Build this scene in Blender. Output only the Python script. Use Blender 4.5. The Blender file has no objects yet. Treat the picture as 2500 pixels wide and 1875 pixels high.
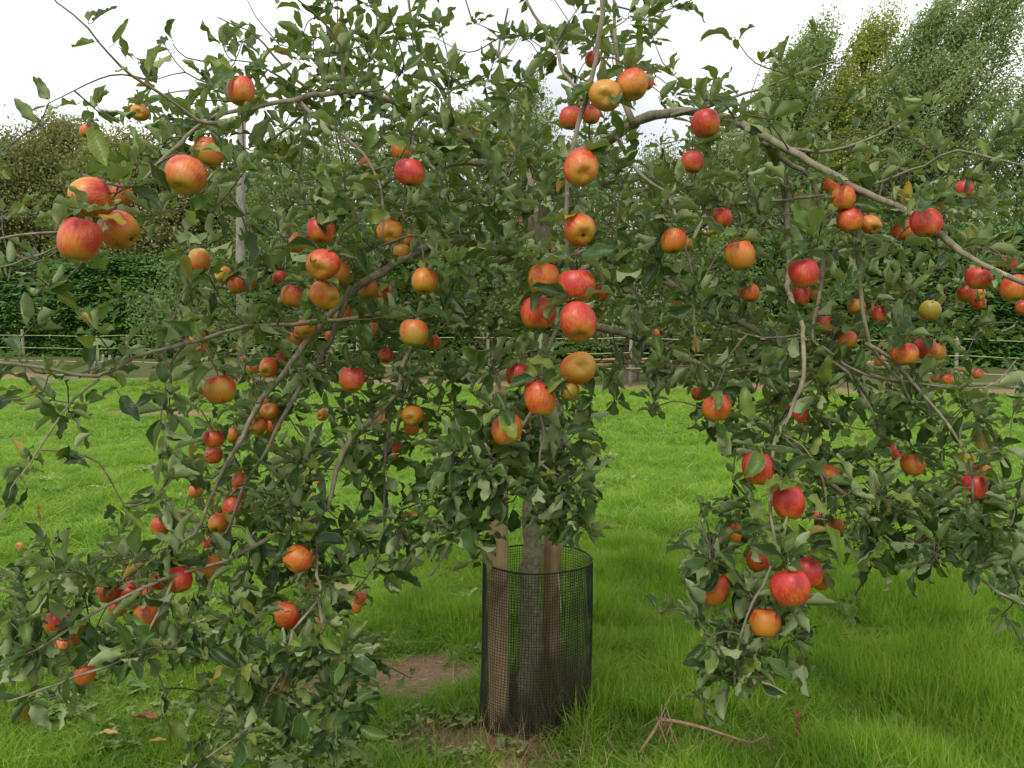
import bpy, math, random
import numpy as np
from mathutils import Vector, Matrix
random.seed(7); rng = np.random.default_rng(7)
S = bpy.context.scene
COL = S.collection
# ------------------------------------------------------------------ camera, sky, sun, exposure
F_PX = 2023.0; CX, CY = 1250.0, 937.5
CAM = np.array([0.0, 0.0, 1.42]); PITCH = math.radians(-4.3)
cam_d = bpy.data.cameras.new('camera'); cam = bpy.data.objects.new('camera', cam_d); COL.objects.link(cam)
cam.location = CAM; cam.rotation_euler = (math.radians(90) + PITCH, 0, 0)
cam_d.sensor_width = 36; cam_d.lens = 36 * F_PX / 2500; cam_d.clip_end = 2000; cam_d.clip_start = 0.05
S.camera = cam
SUN_EL, SUN_ROT = math.radians(52), math.radians(205)
W = bpy.data.worlds.new('World'); S.world = W; W.use_nodes = True
wn = W.node_tree.nodes; wl = W.node_tree.links; wn.clear()
sky = wn.new('ShaderNodeTexSky'); sky.sky_type = 'NISHITA'; sky.sun_disc = False
sky.sun_elevation = SUN_EL; sky.sun_rotation = SUN_ROT; sky.dust_density = 3
hs = wn.new('ShaderNodeHueSaturation'); hs.inputs['Saturation'].default_value = 0.35
tcw = wn.new('ShaderNodeTexCoord'); cn = wn.new('ShaderNodeTexNoise'); cn.inputs['Scale'].default_value = 2.2; cn.inputs['Detail'].default_value = 5
cr = wn.new('ShaderNodeValToRGB'); cr.color_ramp.elements[0].position = 0.36; cr.color_ramp.elements[0].color = (6.5, 6.85, 7.3, 1)
cr.color_ramp.elements[1].position = 0.6; cr.color_ramp.elements[1].color = (12.8, 12.7, 12.4, 1)
mx = wn.new('ShaderNodeMix'); mx.data_type = 'RGBA'; mx.inputs['Factor'].default_value = 0.88
bg = wn.new('ShaderNodeBackground'); bg.inputs['Strength'].default_value = 0.1
wo = wn.new('ShaderNodeOutputWorld')
wl.new(sky.outputs[0], hs.inputs['Color']); wl.new(tcw.outputs['Generated'], cn.inputs['Vector']); wl.new(cn.outputs[0], cr.inputs[0])
wl.new(hs.outputs[0], mx.inputs['A']); wl.new(cr.outputs[0], mx.inputs['B']); wl.new(mx.outputs['Result'], bg.inputs[0]); wl.new(bg.outputs[0], wo.inputs[0])
sd = bpy.data.lights.new('sun', 'SUN'); sd.energy = 1.5; sd.angle = math.radians(14); sd.color = (1.0, 0.96, 0.9)
sun = bpy.data.objects.new('sun', sd); COL.objects.link(sun)
sun.rotation_euler = Vector((math.sin(SUN_ROT) * math.cos(SUN_EL), math.cos(SUN_ROT) * math.cos(SUN_EL), math.sin(SUN_EL))).to_track_quat('Z', 'Y').to_euler()
S.view_settings.view_transform = 'Standard'; S.view_settings.look = 'None'
S.view_settings.exposure = 0.4; S.view_settings.gamma = 1; S.view_settings.use_curve_mapping = False
S.cycles.max_bounces = 6; S.cycles.diffuse_bounces = 3; S.cycles.transmission_bounces = 4; S.cycles.transparent_max_bounces = 6

# ------------------------------------------------------------------ helpers
FW = np.array([0, math.cos(PITCH), math.sin(PITCH)]); UP = np.array([0, -math.sin(PITCH), math.cos(PITCH)]); RT = np.array([1.0, 0, 0])
def at(px, py, Y):                       # photo pixel (2500 x 1875) at distance Y along the ground axis
    d = FW + (px - CX) / F_PX * RT + (CY - py) / F_PX * UP
    return CAM + d * (Y / d[1])
def ground_at(px, py):
    d = FW + (px - CX) / F_PX * RT + (CY - py) / F_PX * UP
    return CAM + d * (-CAM[2] / d[2])
def project(p):
    p = np.atleast_2d(p) - CAM
    z = p @ FW
    return CX + F_PX * (p @ RT) / z, CY - F_PX * (p @ UP) / z, z
def tag(o, label=None, cat=None, group=None, kind=None):
    if label: o['label'] = label
    if cat: o['category'] = cat
    if group: o['group'] = group
    if kind: o['kind'] = kind
    return o
def empty(name, loc=(0, 0, 0)):
    o = bpy.data.objects.new(name, None); COL.objects.link(o); o.location = loc; o.empty_display_size = 0.1
    return o
def link(name, me, parent=None, m=None):
    o = bpy.data.objects.new(name, me); COL.objects.link(o)
    if m is not None and not me.materials: me.materials.append(m)
    if parent is not None:
        o.parent = parent; bpy.context.view_layer  # parents sit unrotated, so subtract their location
        o.matrix_parent_inverse = Matrix.Translation(-Vector(parent.location))
    return o
def mesh(name, v, f, smooth=True, attrs=None):
    me = bpy.data.meshes.new(name)
    if isinstance(f, np.ndarray):
        v = np.asarray(v, np.float32); n, k = f.shape
        me.vertices.add(len(v)); me.vertices.foreach_set('co', v.ravel())
        me.loops.add(n * k); me.loops.foreach_set('vertex_index', f.astype(np.int32).ravel())
        me.polygons.add(n); me.polygons.foreach_set('loop_start', np.arange(0, n * k, k, dtype=np.int32))
        me.update(calc_edges=True)
    else:
        me.from_pydata([tuple(map(float, q)) for q in v], [], f)
    if smooth: me.polygons.foreach_set('use_smooth', np.ones(len(me.polygons), bool))
    for nm, (typ, data) in (attrs or {}).items():
        a = me.attributes.new(nm, typ, 'POINT')
        a.data.foreach_set('vector' if typ == 'FLOAT_VECTOR' else 'value', np.asarray(data, np.float32).ravel())
    return me
class MB:                                   # collects pieces of ONE mesh
    def __init__(s): s.v = []; s.f = []; s.n = 0
    def add(s, v, f):
        s.v.append(np.asarray(v, float)); s.f.append(np.asarray(f) + s.n); s.n += len(v)
    def tube(s, pts, rad, sides=8, cap=True, wob=0.0):
        pts = np.asarray(pts, float); rad = np.asarray(rad, float) * np.ones(len(pts))
        t = np.gradient(pts, axis=0); t /= np.linalg.norm(t, axis=1)[:, None] + 1e-9
        ref = np.array([0.31, 0.82, 0.47]) if abs(t[0] @ np.array([0.31, 0.82, 0.47])) < 0.9 else np.array([1, 0, 0.1])
        a = np.cross(t, ref); a /= np.linalg.norm(a, axis=1)[:, None] + 1e-9; b = np.cross(t, a)
        th = np.arange(sides) / sides * 2 * np.pi
        rr = rad[:, None] * (1 + wob * rng.standard_normal((len(pts), sides)))
        v = pts[:, None] + rr[..., None] * (np.cos(th)[None, :, None] * a[:, None] + np.sin(th)[None, :, None] * b[:, None])
        i = np.arange(len(pts) - 1)[:, None] * sides; j = np.arange(sides); k = (j + 1) % sides
        f = np.stack([i + j, i + k, i + sides + k, i + sides + j], -1).reshape(-1, 4)
        vv = v.reshape(-1, 3)
        if cap:
            m = len(vv); vv = np.vstack([vv, pts[:1], pts[-1:]])
            c0 = np.stack([j, np.full(sides, m), np.full(sides, m), k], -1)
            L = (len(pts) - 1) * sides
            f = list(map(tuple, f.tolist())) + [(int(x), int(y), m) for x, y in zip(k, j)] + [(int(L + x), int(L + y), m + 1) for x, y in zip(j, k)]
            off = s.n; s.v.append(vv); s.f.append([tuple(q + off for q in ff) for ff in f]); s.n += len(vv)
        else: s.add(vv, f)
    def box(s, lo, hi):
        (x0, y0, z0), (x1, y1, z1) = lo, hi
        s.add([(x0,y0,z0),(x1,y0,z0),(x1,y1,z0),(x0,y1,z0),(x0,y0,z1),(x1,y0,z1),(x1,y1,z1),(x0,y1,z1)],
              [(0,3,2,1),(4,5,6,7),(0,1,5,4),(1,2,6,5),(2,3,7,6),(3,0,4,7)])
    def build(s, name, m, parent=None, smooth=True):
        fs = []
        for f in s.f: fs += [tuple(int(q) for q in ff) for ff in (f.tolist() if isinstance(f, np.ndarray) else f)]
        return link(name, mesh(name, np.vstack(s.v), fs, smooth), parent, m)
def spline(P, step=0.03):
    P = np.asarray(P, float)
    if len(P) < 3: P = np.vstack([P[0], (P[0] + P[-1]) / 2, P[-1]])
    Q = np.vstack([2 * P[0] - P[1], P, 2 * P[-1] - P[-2]]); out = []
    for i in range(1, len(Q) - 2):
        n = max(2, int(np.linalg.norm(Q[i + 1][:3] - Q[i][:3]) / step))
        for k in range(n):
            t = k / n; a, b, c, d = Q[i - 1], Q[i], Q[i + 1], Q[i + 2]
            out.append(0.5 * (2 * b + (c - a) * t + (2 * a - 5 * b + 4 * c - d) * t * t + (3 * b - a - 3 * c + d) * t ** 3))
    out.append(P[-1]); return np.array(out)
def unit(a): a = np.asarray(a, float); return a / (np.linalg.norm(a, axis=-1, keepdims=True) + 1e-9)

# ------------------------------------------------------------------ node material helpers
class NT:
    def __init__(s, name):
        s.m = bpy.data.materials.new(name); s.m.use_nodes = True; s.t = s.m.node_tree; s.N = s.t.nodes; s.N.clear()
        s.out = s.N.new('ShaderNodeOutputMaterial')
    def n(s, typ, **kw):
        x = s.N.new('ShaderNode' + typ)
        for k, v in kw.items(): setattr(x, k, v)
        return x
    def l(s, a, b): s.t.links.new(a, b)
    def inp(s, sock, v):
        if isinstance(v, bpy.types.NodeSocket): s.l(v, sock)
        else: sock.default_value = v
    def math(s, op, a, b=0.0, c=0.0, clamp=False):
        x = s.n('Math', operation=op, use_clamp=clamp); s.inp(x.inputs[0], a); s.inp(x.inputs[1], b)
        if op in ('MULTIPLY_ADD', 'COMPARE', 'SMOOTH_MIN'): s.inp(x.inputs[2], c)
        return x.outputs[0]
    def step(s, v, a, b):
        x = s.n('MapRange'); s.inp(x.inputs[0], v); x.inputs[1].default_value = a; x.inputs[2].default_value = b
        return x.outputs[0]
    def mix(s, f, a, b, mode='MIX'):
        x = s.n('Mix', data_type='RGBA', blend_type=mode)
        s.inp(x.inputs['Factor'], f)
        for k, v in (('A', a), ('B', b)): s.inp(x.inputs[k], (*v, 1) if isinstance(v, tuple) and len(v) == 3 else v)
        return x.outputs['Result']
    def noise(s, vec, scale, detail=3, rough=0.5, dist=0.0):
        x = s.n('TexNoise'); x.inputs['Scale'].default_value = scale; x.inputs['Detail'].default_value = detail
        x.inputs['Roughness'].default_value = rough; x.inputs['Distortion'].default_value = dist
        if vec is not None: s.l(vec, x.inputs['Vector'])
        return x.outputs[0]
    def bsdf(s, col, rough=0.6, spec=0.5, bump=None, bstr=0.3, bdist=0.01, transl=None, tfac=0.3, coat=0):
        p = s.n('BsdfPrincipled'); s.inp(p.inputs['Base Color'], (*col, 1) if isinstance(col, tuple) else col)
        s.inp(p.inputs['Roughness'], rough); p.inputs['Specular IOR Level'].default_value = spec
        if coat: p.inputs['Coat Weight'].default_value = coat; p.inputs['Coat Roughness'].default_value = 0.25
        if bump is not None:
            b = s.n('Bump'); b.inputs['Strength'].default_value = bstr; b.inputs['Distance'].default_value = bdist
            s.l(bump, b.inputs['Height']); s.l(b.outputs[0], p.inputs['Normal'])
        o = p.outputs[0]
        if transl is not None:
            t = s.n('BsdfTranslucent'); s.inp(t.inputs[0], (*transl, 1) if isinstance(transl, tuple) else transl)
            mm = s.n('MixShader'); mm.inputs[0].default_value = tfac; s.l(o, mm.inputs[1]); s.l(t.outputs[0], mm.inputs[2]); o = mm.outputs[0]
        s.l(o, s.out.inputs[0]); return s.m
def obj_coord(t): return t.n('TexCoord').outputs['Object']
def mapping(t, vec, scale):
    m = t.n('Mapping'); m.inputs['Scale'].default_value = scale; t.l(vec, m.inputs['Vector']); return m.outputs[0]

def mat_leaf():
    t = NT('apple_leaf')
    a = t.n('Attribute', attribute_name='lf'); sp = t.n('SeparateXYZ'); t.l(a.outputs['Vector'], sp.inputs[0])
    oi = t.n('ObjectInfo'); u, v, r = sp.outputs
    rnd = t.math('FRACT', t.math('ADD', r, oi.outputs['Random']))
    au = t.math('ABSOLUTE', u)
    ramp = t.n('ValToRGB'); e = ramp.color_ramp.elements; t.l(rnd, ramp.inputs[0])
    e[0].position = 0.0; e[0].color = (0.015, 0.042, 0.013, 1); e[1].position = 0.45; e[1].color = (0.034, 0.082, 0.018, 1)
    for p, c in ((0.74, (0.082, 0.152, 0.022, 1)), (0.93, (0.19, 0.25, 0.045, 1)), (0.985, (0.17, 0.19, 0.03, 1)), (0.991, (0.42, 0.26, 0.02, 1)), (0.998, (0.26, 0.12, 0.03, 1))):
        q = e.new(p); q.color = c
    ve = t.math('SINE', t.math('MULTIPLY', t.math('SUBTRACT', v, t.math('MULTIPLY', au, 0.22)), 58.0))
    vein = t.step(ve, 0.80, 1.0)
    mid = t.step(au, 0.07, 0.02)
    vv = t.math('MAXIMUM', t.math('MULTIPLY', vein, 0.35), mid)
    oc = obj_coord(t); ns = t.noise(oc, 60, 3)
    top = t.mix(t.math('MULTIPLY', vv, 0.32), ramp.outputs[0], (0.17, 0.22, 0.08))
    top = t.mix(t.step(ns, 0.35, 0.75), top, t.mix(0.15, top, (0.16, 0.20, 0.06)))
    top = t.mix(t.math('MULTIPLY', t.step(au, 0.93, 1.0), 0.7), top, (0.38, 0.42, 0.2))
    und = t.mix(t.step(rnd, 0.985, 0.992), t.mix(ns, (0.20, 0.26, 0.10), (0.37, 0.43, 0.21)), (0.4, 0.28, 0.07))
    und = t.mix(t.math('MULTIPLY', vv, 0.5), und, (0.33, 0.37, 0.22))
    spots = t.step(t.noise(oc, 26, 2), 0.70, 0.73)
    top = t.mix(t.math('MULTIPLY', spots, 0.7), top, (0.10, 0.055, 0.03))
    geo = t.n('NewGeometry')
    col = t.mix(geo.outputs['Backfacing'], top, und)
    ro = t.math('MULTIPLY_ADD', geo.outputs['Backfacing'], 0.4, 0.36)
    tr = t.mix(0.6, ramp.outputs[0], (0.24, 0.33, 0.03))
    return t.bsdf(col, rough=ro, spec=0.30, bump=t.math('MULTIPLY', ve, -1.0), bstr=0.12, bdist=0.002, transl=tr, tfac=0.28)
def mat_bark(name, base, dark, lich, scale=14, lf=0.5, zs=0.3):
    t = NT(name); oc = obj_coord(t); st = mapping(t, oc, (1, 1, zs))
    n1 = t.noise(st, scale * 3, 6, 0.65); n2 = t.noise(oc, scale * 0.8, 4, 0.6, 0.6); n3 = t.noise(oc, scale * 2.2, 4)
    c = t.mix(t.step(n1, 0.35, 0.68), dark, base)
    c = t.mix(t.math('MULTIPLY', t.step(n2, 0.47, 0.62), lf), c, lich)
    c = t.mix(t.math('MULTIPLY', t.step(n3, 0.62, 0.7), 0.5), c, tuple(min(1, x * 1.6) for x in base))
    return t.bsdf(c, rough=0.85, spec=0.2, bump=n1, bstr=0.7, bdist=0.006)
def mat_stake(name, ca, cb):
    t = NT(name); oc = obj_coord(t); st = mapping(t, oc, (1, 1, 0.06))
    n1 = t.noise(st, 70, 5, 0.6); n2 = t.noise(mapping(t, oc, (1, 1, 0.5)), 9, 3, 0.6, 1.0)
    c = t.mix(t.step(n1, 0.3, 0.7), ca, cb); c = t.mix(t.step(n2, 0.45, 0.7), c, tuple(x * 0.68 for x in ca))
    return t.bsdf(c, rough=0.8, spec=0.2, bump=n1, bstr=0.4, bdist=0.004)
def mat_apple():
    t = NT('apple_skin'); oc = obj_coord(t); oi = t.n('ObjectInfo'); sc = t.n('SeparateColor'); t.l(oi.outputs['Color'], sc.inputs[0])
    R, G, D = sc.outputs[0], sc.outputs[1], sc.outputs[2]
    sp = t.n('SeparateXYZ'); t.l(oc, sp.inputs[0]); x, y, z = sp.outputs
    cm = t.n('CombineXYZ'); t.l(x, cm.inputs[0]); t.l(y, cm.inputs[1])
    nm = t.n('VectorMath', operation='NORMALIZE'); t.l(cm.outputs[0], nm.inputs[0])
    cz = t.n('CombineXYZ'); t.l(t.math('MULTIPLY_ADD', z, 0.22, t.math('MULTIPLY', oi.outputs['Random'], 40)), cz.inputs[2])
    ad = t.n('VectorMath', operation='ADD'); t.l(nm.outputs[0], ad.inputs[0]); t.l(cz.outputs[0], ad.inputs[1])
    streak = t.noise(ad.outputs[0], 13, 5, 0.75); blot = t.noise(ad.outputs[0], 1.3, 2)
    off = t.n('VectorMath', operation='ADD'); t.l(oc, off.inputs[0]); t.l(cz.outputs[0], off.inputs[1])
    big = t.noise(off.outputs[0], 1.1, 2)
    m = t.math('ADD', R, t.math('MULTIPLY', z, 0.30))
    m = t.math('ADD', m, t.math('MULTIPLY', t.math('SUBTRACT', streak, 0.5), 1.7))
    m = t.math('ADD', m, t.math('MULTIPLY', t.math('SUBTRACT', big, 0.5), 1.3))
    m = t.step(m, 0.0, 0.85)
    gnd = t.mix(G, (0.60, 0.22, 0.02), (0.30, 0.26, 0.028))
    orange = t.mix(t.math('MULTIPLY', m, 1.7, clamp=True), gnd, (0.58, 0.12, 0.018))
    col = t.mix(t.step(m, 0.42, 0.95), orange, (0.46, 0.026, 0.022))
    col = t.mix(t.math('MULTIPLY', t.step(streak, 0.56, 0.66), t.math('MULTIPLY', m, 0.5)), col, (0.36, 0.012, 0.012))
    vo = t.n('TexVoronoi'); vo.inputs['Scale'].default_value = 7; t.l(oc, vo.inputs['Vector'])
    col = t.mix(t.math('MULTIPLY', t.step(vo.outputs['Distance'], 0.10, 0.05), 0.45), col, (0.66, 0.38, 0.14))
    scab = t.step(t.noise(off.outputs[0], 2.6, 6, 0.7), 0.60, 0.66)
    col = t.mix(t.math('MULTIPLY', scab, D), col, (0.14, 0.06, 0.025))
    yend = t.math('MULTIPLY', t.step(z, -0.62, -0.92), 0.55)
    col = t.mix(yend, col, (0.46, 0.27, 0.035))
    return t.bsdf(col, rough=t.math('MULTIPLY_ADD', streak, 0.25, 0.32), spec=0.5, bump=t.noise(oc, 9, 3), bstr=0.06, bdist=0.02, coat=0.05)
def mat_simple(name, a, b, scale=30, rough=0.8, spec=0.2, bump=0.4):
    t = NT(name); oc = obj_coord(t); n1 = t.noise(oc, scale, 5, 0.6)
    return t.bsdf(t.mix(t.step(n1, 0.3, 0.7), a, b), rough=rough, spec=spec, bump=n1, bstr=bump, bdist=0.01)
def mat_foliage(name, cols, tr, tf=0.3, rough=0.55):   # colours picked by a per-leaf random value
    t = NT(name); a = t.n('Attribute', attribute_name='tint'); oi = t.n('ObjectInfo')
    r = t.math('FRACT', t.math('ADD', a.outputs['Fac'], t.math('MULTIPLY', oi.outputs['Random'], 1.0)))
    ramp = t.n('ValToRGB'); e = ramp.color_ramp.elements; t.l(r, ramp.inputs[0])
    e[0].position = 0; e[0].color = (*cols[0], 1); e[1].position = 1; e[1].color = (*cols[-1], 1)
    for i, c in enumerate(cols[1:-1]): q = e.new((i + 1) / (len(cols) - 1)); q.color = (*c, 1)
    n = t.noise(t.n('NewGeometry').outputs['Position'], 0.45, 3)
    c = t.mix(t.step(n, 0.35, 0.65), ramp.outputs[0], t.mix(0.5, ramp.outputs[0], cols[-1]))
    return t.bsdf(c, rough=rough, spec=0.25, transl=t.mix(0.5, c, tr), tfac=tf)
M = {}
M['leaf'] = mat_leaf(); M['apple'] = mat_apple()
M['bark'] = mat_bark('apple_bark', (0.32, 0.27, 0.20), (0.15, 0.12, 0.088), (0.20, 0.21, 0.08))
M['trunk'] = mat_bark('apple_trunk_bark', (0.33, 0.29, 0.21), (0.15, 0.13, 0.09), (0.24, 0.26, 0.12), 24, 0.65, 0.8)
M['twig'] = mat_bark('twig_bark', (0.20, 0.15, 0.11), (0.09, 0.065, 0.05), (0.12, 0.11, 0.06), 40, 0.2)
M['bg_bark'] = mat_simple('far_bark', (0.09, 0.07, 0.05), (0.17, 0.145, 0.115), 5)
M['stake'] = mat_stake('pale_stake_wood', (0.40, 0.26, 0.13), (0.56, 0.42, 0.25))
M['stake2'] = mat_stake('brown_stake_wood', (0.30, 0.19, 0.095), (0.46, 0.33, 0.19))
M['pole'] = mat_stake('grey_pole_wood', (0.20, 0.18, 0.14), (0.30, 0.28, 0.23))
M['rubber'] = mat_simple('black_rubber', (0.012, 0.012, 0.015), (0.022, 0.022, 0.026), 40, 0.5, 0.4, 0.1)
M['net'] = mat_simple('black_netting', (0.014, 0.014, 0.017), (0.03, 0.03, 0.032), 60, 0.5, 0.4, 0.1)
M['calyx'] = mat_simple('dry_calyx', (0.03, 0.02, 0.012), (0.10, 0.07, 0.035), 3, 0.9)
M['rope'] = mat_simple('fence_tape', (0.38, 0.40, 0.16), (0.55, 0.55, 0.3), 8)
M['dry'] = mat_foliage('dry_straw', [(0.34, 0.25, 0.12), (0.42, 0.33, 0.17), (0.25, 0.17, 0.09)], (0.4, 0.3, 0.1), 0.2)
M['deadleaf'] = mat_simple('dead_leaf', (0.22, 0.085, 0.03), (0.36, 0.17, 0.07), 60, 0.7)
M['tanleaf'] = mat_simple('tan_leaf', (0.42, 0.25, 0.08), (0.55, 0.38, 0.15), 60, 0.7)
M['stick'] = mat_simple('dead_stick', (0.25, 0.15, 0.09), (0.42, 0.29, 0.18), 60)
M['stone'] = mat_simple('pale_stone', (0.38, 0.30, 0.24), (0.5, 0.42, 0.34), 40)

# ------------------------------------------------------------------ ground
def edge_y(x): return 17.9 - 0.20 * x
def fence_y(x): return 18.9 - 0.26 * x
def hedge_y(x): return 29.2 - 0.25 * x
def vnoise(x, y, sc, seed=0):
    r = np.random.default_rng(seed); o = 0
    for k in range(7):
        a, ph, fq = r.uniform(0, 6.28), r.uniform(0, 6.28), sc * r.uniform(0.6, 1.9)
        o = o + np.sin((x * math.cos(a) + y * math.sin(a)) * fq + ph + 1.3 * np.sin((x * math.sin(a) - y * math.cos(a)) * fq * 0.7 + ph))
    return o / 7 * 1.6
def gh(x, y): return 0.022 * vnoise(x, y, 2.2, 3) + 0.05 * vnoise(x, y, 0.5, 4) * np.clip((y - 3) / 4, 0, 1) - 0.0
SOIL = [(-0.50, 3.22, 0.52, 0.25, 1.0), (-0.12, 2.70, 0.36, 0.17, 1.0), (-0.05, 2.5, 0.2, 0.08, 0.9), (-5.5, 12.8, 0.95, 0.55, 1.0), (-0.25, 2.98, 0.25, 0.18, 0.6), (-0.9, 3.0, 0.4, 0.12, 0.4), (0.28, 2.55, 0.25, 0.12, 0.5), (0.75,2.95,0.3,0.1,0.35)]
def soil(x, y):
    s = np.zeros_like(x)
    for cx, cy, rx, ry, w in SOIL:
        d = np.sqrt(((x - cx) / rx) ** 2 + ((y - cy) / ry) ** 2) + 0.28 * vnoise(x, y, 14, 9)
        s = np.maximum(s, w * np.clip(1.6 - 1.3 * d, 0, 1))
    e = y - edge_y(x) + 0.35 * vnoise(x, y, 1.4, 11)
    return np.maximum(s, np.clip(e * 1.4 + 0.4, 0, 1) * np.clip((1.9 - e + 0.7 * vnoise(x, y, 0.9, 12)) * 0.8, 0, 1))
xs = np.concatenate([-14 - np.geomspace(0.3, 600, 22)[::-1], np.linspace(-14, 14, 260), 14 + np.geomspace(0.3, 600, 22)])
ys = np.concatenate([-6 - np.geomspace(0.3, 200, 12)[::-1], np.linspace(-6, 1.5, 20), np.linspace(1.6, 7, 110), np.linspace(7.1, 24, 110), 24 + np.geomspace(0.4, 900, 26)])
GX, GY = np.meshgrid(xs, ys); nx, ny = len(xs), len(ys)
gv = np.stack([GX, GY, gh(GX, GY)], -1).reshape(-1, 3)
i = (np.arange(ny - 1)[:, None] * nx + np.arange(nx - 1)).ravel()
gf = np.stack([i, i + 1, i + nx + 1, i + nx], -1)
so = soil(GX, GY).ravel(); pad = np.clip(GY - edge_y(GX) - 1.2, 0, 1).ravel()
g_me = mesh('ground', gv, gf, True, {'soil': ('FLOAT', so), 'pad': ('FLOAT', pad)})
t = NT('ground_earth'); oc = obj_coord(t)
n1 = t.noise(oc, 3.0, 6, 0.6); n2 = t.noise(oc, 45, 5, 0.7); n3 = t.noise(oc, 0.6, 4)
gcol = t.mix(t.step(n1, 0.35, 0.65), (0.05, 0.11, 0.014), (0.08, 0.17, 0.02))
scol = t.mix(t.step(n2, 0.35, 0.7), (0.19, 0.115, 0.07), (0.33, 0.225, 0.15))
pcol = t.mix(t.step(n3, 0.4, 0.6), (0.11, 0.105, 0.042), (0.075, 0.095, 0.03))
sa = t.n('Attribute', attribute_name='soil'); pa = t.n('Attribute', attribute_name='pad')
c = t.mix(t.math('MULTIPLY', pa.outputs['Fac'], 1.0), gcol, pcol)
c = t.mix(t.step(t.math('ADD', sa.outputs['Fac'], t.math('MULTIPLY_ADD', n2, 0.6, -0.3)), 0.25, 0.6), c, scol)
M['ground'] = t.bsdf(c, rough=0.95, spec=0.1, bump=n2, bstr=0.8, bdist=0.02)
tag(link('ground', g_me, None, M['ground']), kind='structure', label='orchard ground of grass turf with bare earth patches and dry paddock strip')

# ------------------------------------------------------------------ scatter by geometry nodes (grass and other uncountable cover)
def scatter(name, pts, rot, scl, protos, mat, label, cat):
    col = bpy.data.collections.new(name + '_sources')
    for k, pm in enumerate(protos):
        o = bpy.data.objects.new('%s_tuft_%02d' % (name, k), pm); pm.materials.append(mat); col.objects.link(o)
    me = bpy.data.meshes.new(name); me.vertices.add(len(pts)); me.vertices.foreach_set('co', np.asarray(pts, np.float32).ravel())
    for nm, typ, d in (('rot', 'FLOAT_VECTOR', rot), ('scl', 'FLOAT_VECTOR', scl), ('pick', 'INT', rng.integers(0, len(protos), len(pts)))):
        a = me.attributes.new(nm, typ, 'POINT'); a.data.foreach_set('vector' if typ == 'FLOAT_VECTOR' else 'value', np.asarray(d).ravel())
    ob = bpy.data.objects.new(name, me); COL.objects.link(ob)
    g = bpy.data.node_groups.new(name + '_scatter', 'GeometryNodeTree')
    g.interface.new_socket('Geometry', in_out='INPUT', socket_type='NodeSocketGeometry'); g.interface.new_socket('Geometry', in_out='OUTPUT', socket_type='NodeSocketGeometry')
    N = g.nodes; L = g.links; gi = N.new('NodeGroupInput'); go = N.new('NodeGroupOutput'); ip = N.new('GeometryNodeInstanceOnPoints')
    ci = N.new('GeometryNodeCollectionInfo'); ci.inputs['Collection'].default_value = col; ci.inputs['Separate Children'].default_value = True; ci.inputs['Reset Children'].default_value = True
    ip.inputs['Pick Instance'].default_value = True
    def na(nm, typ):
        x = N.new('GeometryNodeInputNamedAttribute'); x.data_type = typ; x.inputs['Name'].default_value = nm
        return [q for q in x.outputs if q.enabled and q.name == 'Attribute'][0]
    L.new(gi.outputs[0], ip.inputs['Points']); L.new(ci.outputs[0], ip.inputs['Instance']); L.new(na('pick', 'INT'), ip.inputs['Instance Index'])
    L.new(na('rot', 'FLOAT_VECTOR'), ip.inputs['Rotation']); L.new(na('scl', 'FLOAT_VECTOR'), ip.inputs['Scale']); L.new(ip.outputs[0], go.inputs[0])
    md = ob.modifiers.new('scatter', 'NODES'); md.node_group = g
    return tag(ob, label, cat, kind='stuff')
def tuft(nb, rad, h0, h1, wd, lean, seg=3):
    V = []; Fq = []; T = []; n = 0
    for _ in range(nb):
        a = rng.uniform(0, 6.28); r = rad * math.sqrt(rng.uniform()); bx, by = r * math.cos(a), r * math.sin(a)
        h = rng.uniform(h0, h1); la = rng.uniform(0, 6.28); ln = abs(rng.normal(0, lean)) * h + 0.1 * h; w = wd * rng.uniform(0.6, 1.2)
        fa = rng.uniform(0, 6.28); wx, wy = math.cos(fa) * w / 2, math.sin(fa) * w / 2; tt = rng.uniform()
        for k in range(seg + 1):
            q = k / seg; cx = bx + math.cos(la) * ln * q ** 1.9; cy = by + math.sin(la) * ln * q ** 1.9; z = h * (q - 0.28 * (ln / h) * q ** 2.5) - 0.01
            ww = (1 - q ** 2.2) + 0.04
            V += [(cx - wx * ww, cy - wy * ww, z), (cx + wx * ww, cy + wy * ww, z)]; T += [tt, tt]
            if k < seg: Fq.append((n + 2 * k, n + 2 * k + 1, n + 2 * k + 3, n + 2 * k + 2))
        n += 2 * (seg + 1)
    return mesh('grass_tuft', np.array(V), np.array(Fq), True, {'tint': ('FLOAT', T)})
def mat_grass(name, cols, tr):
    t = NT(name); a = t.n('Attribute', attribute_name='tint'); oi = t.n('ObjectInfo')
    r = t.math('FRACT', t.math('ADD', a.outputs['Fac'], oi.outputs['Random']))
    ramp = t.n('ValToRGB'); e = ramp.color_ramp.elements; t.l(r, ramp.inputs[0])
    e[0].position = 0; e[0].color = (*cols[0], 1); e[1].position = 0.5; e[1].color = (*cols[1], 1)
    q = e.new(0.88); q.color = (*cols[2], 1); q = e.new(0.96); q.color = (*cols[3], 1)
    pos = t.n('NewGeometry').outputs['Position']
    n = t.noise(pos, 0.9, 3); n2 = t.noise(pos, 3.3, 2)
    c = t.mix(t.step(n, 0.38, 0.62), ramp.outputs[0], t.mix(0.45, ramp.outputs[0], (0.28, 0.42, 0.045)))
    c = t.mix(t.step(n2, 0.45, 0.7), c, t.mix(0.5, c, (0.04, 0.13, 0.012)))
    n4 = t.noise(pos, 9, 3); c = t.mix(t.math('MULTIPLY', t.step(n4, 0.58, 0.7), 0.4), c, (0.30, 0.33, 0.08))
    return t.bsdf(c, rough=0.5, spec=0.25, transl=t.mix(0.5, c, tr), tfac=0.35)
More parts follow.
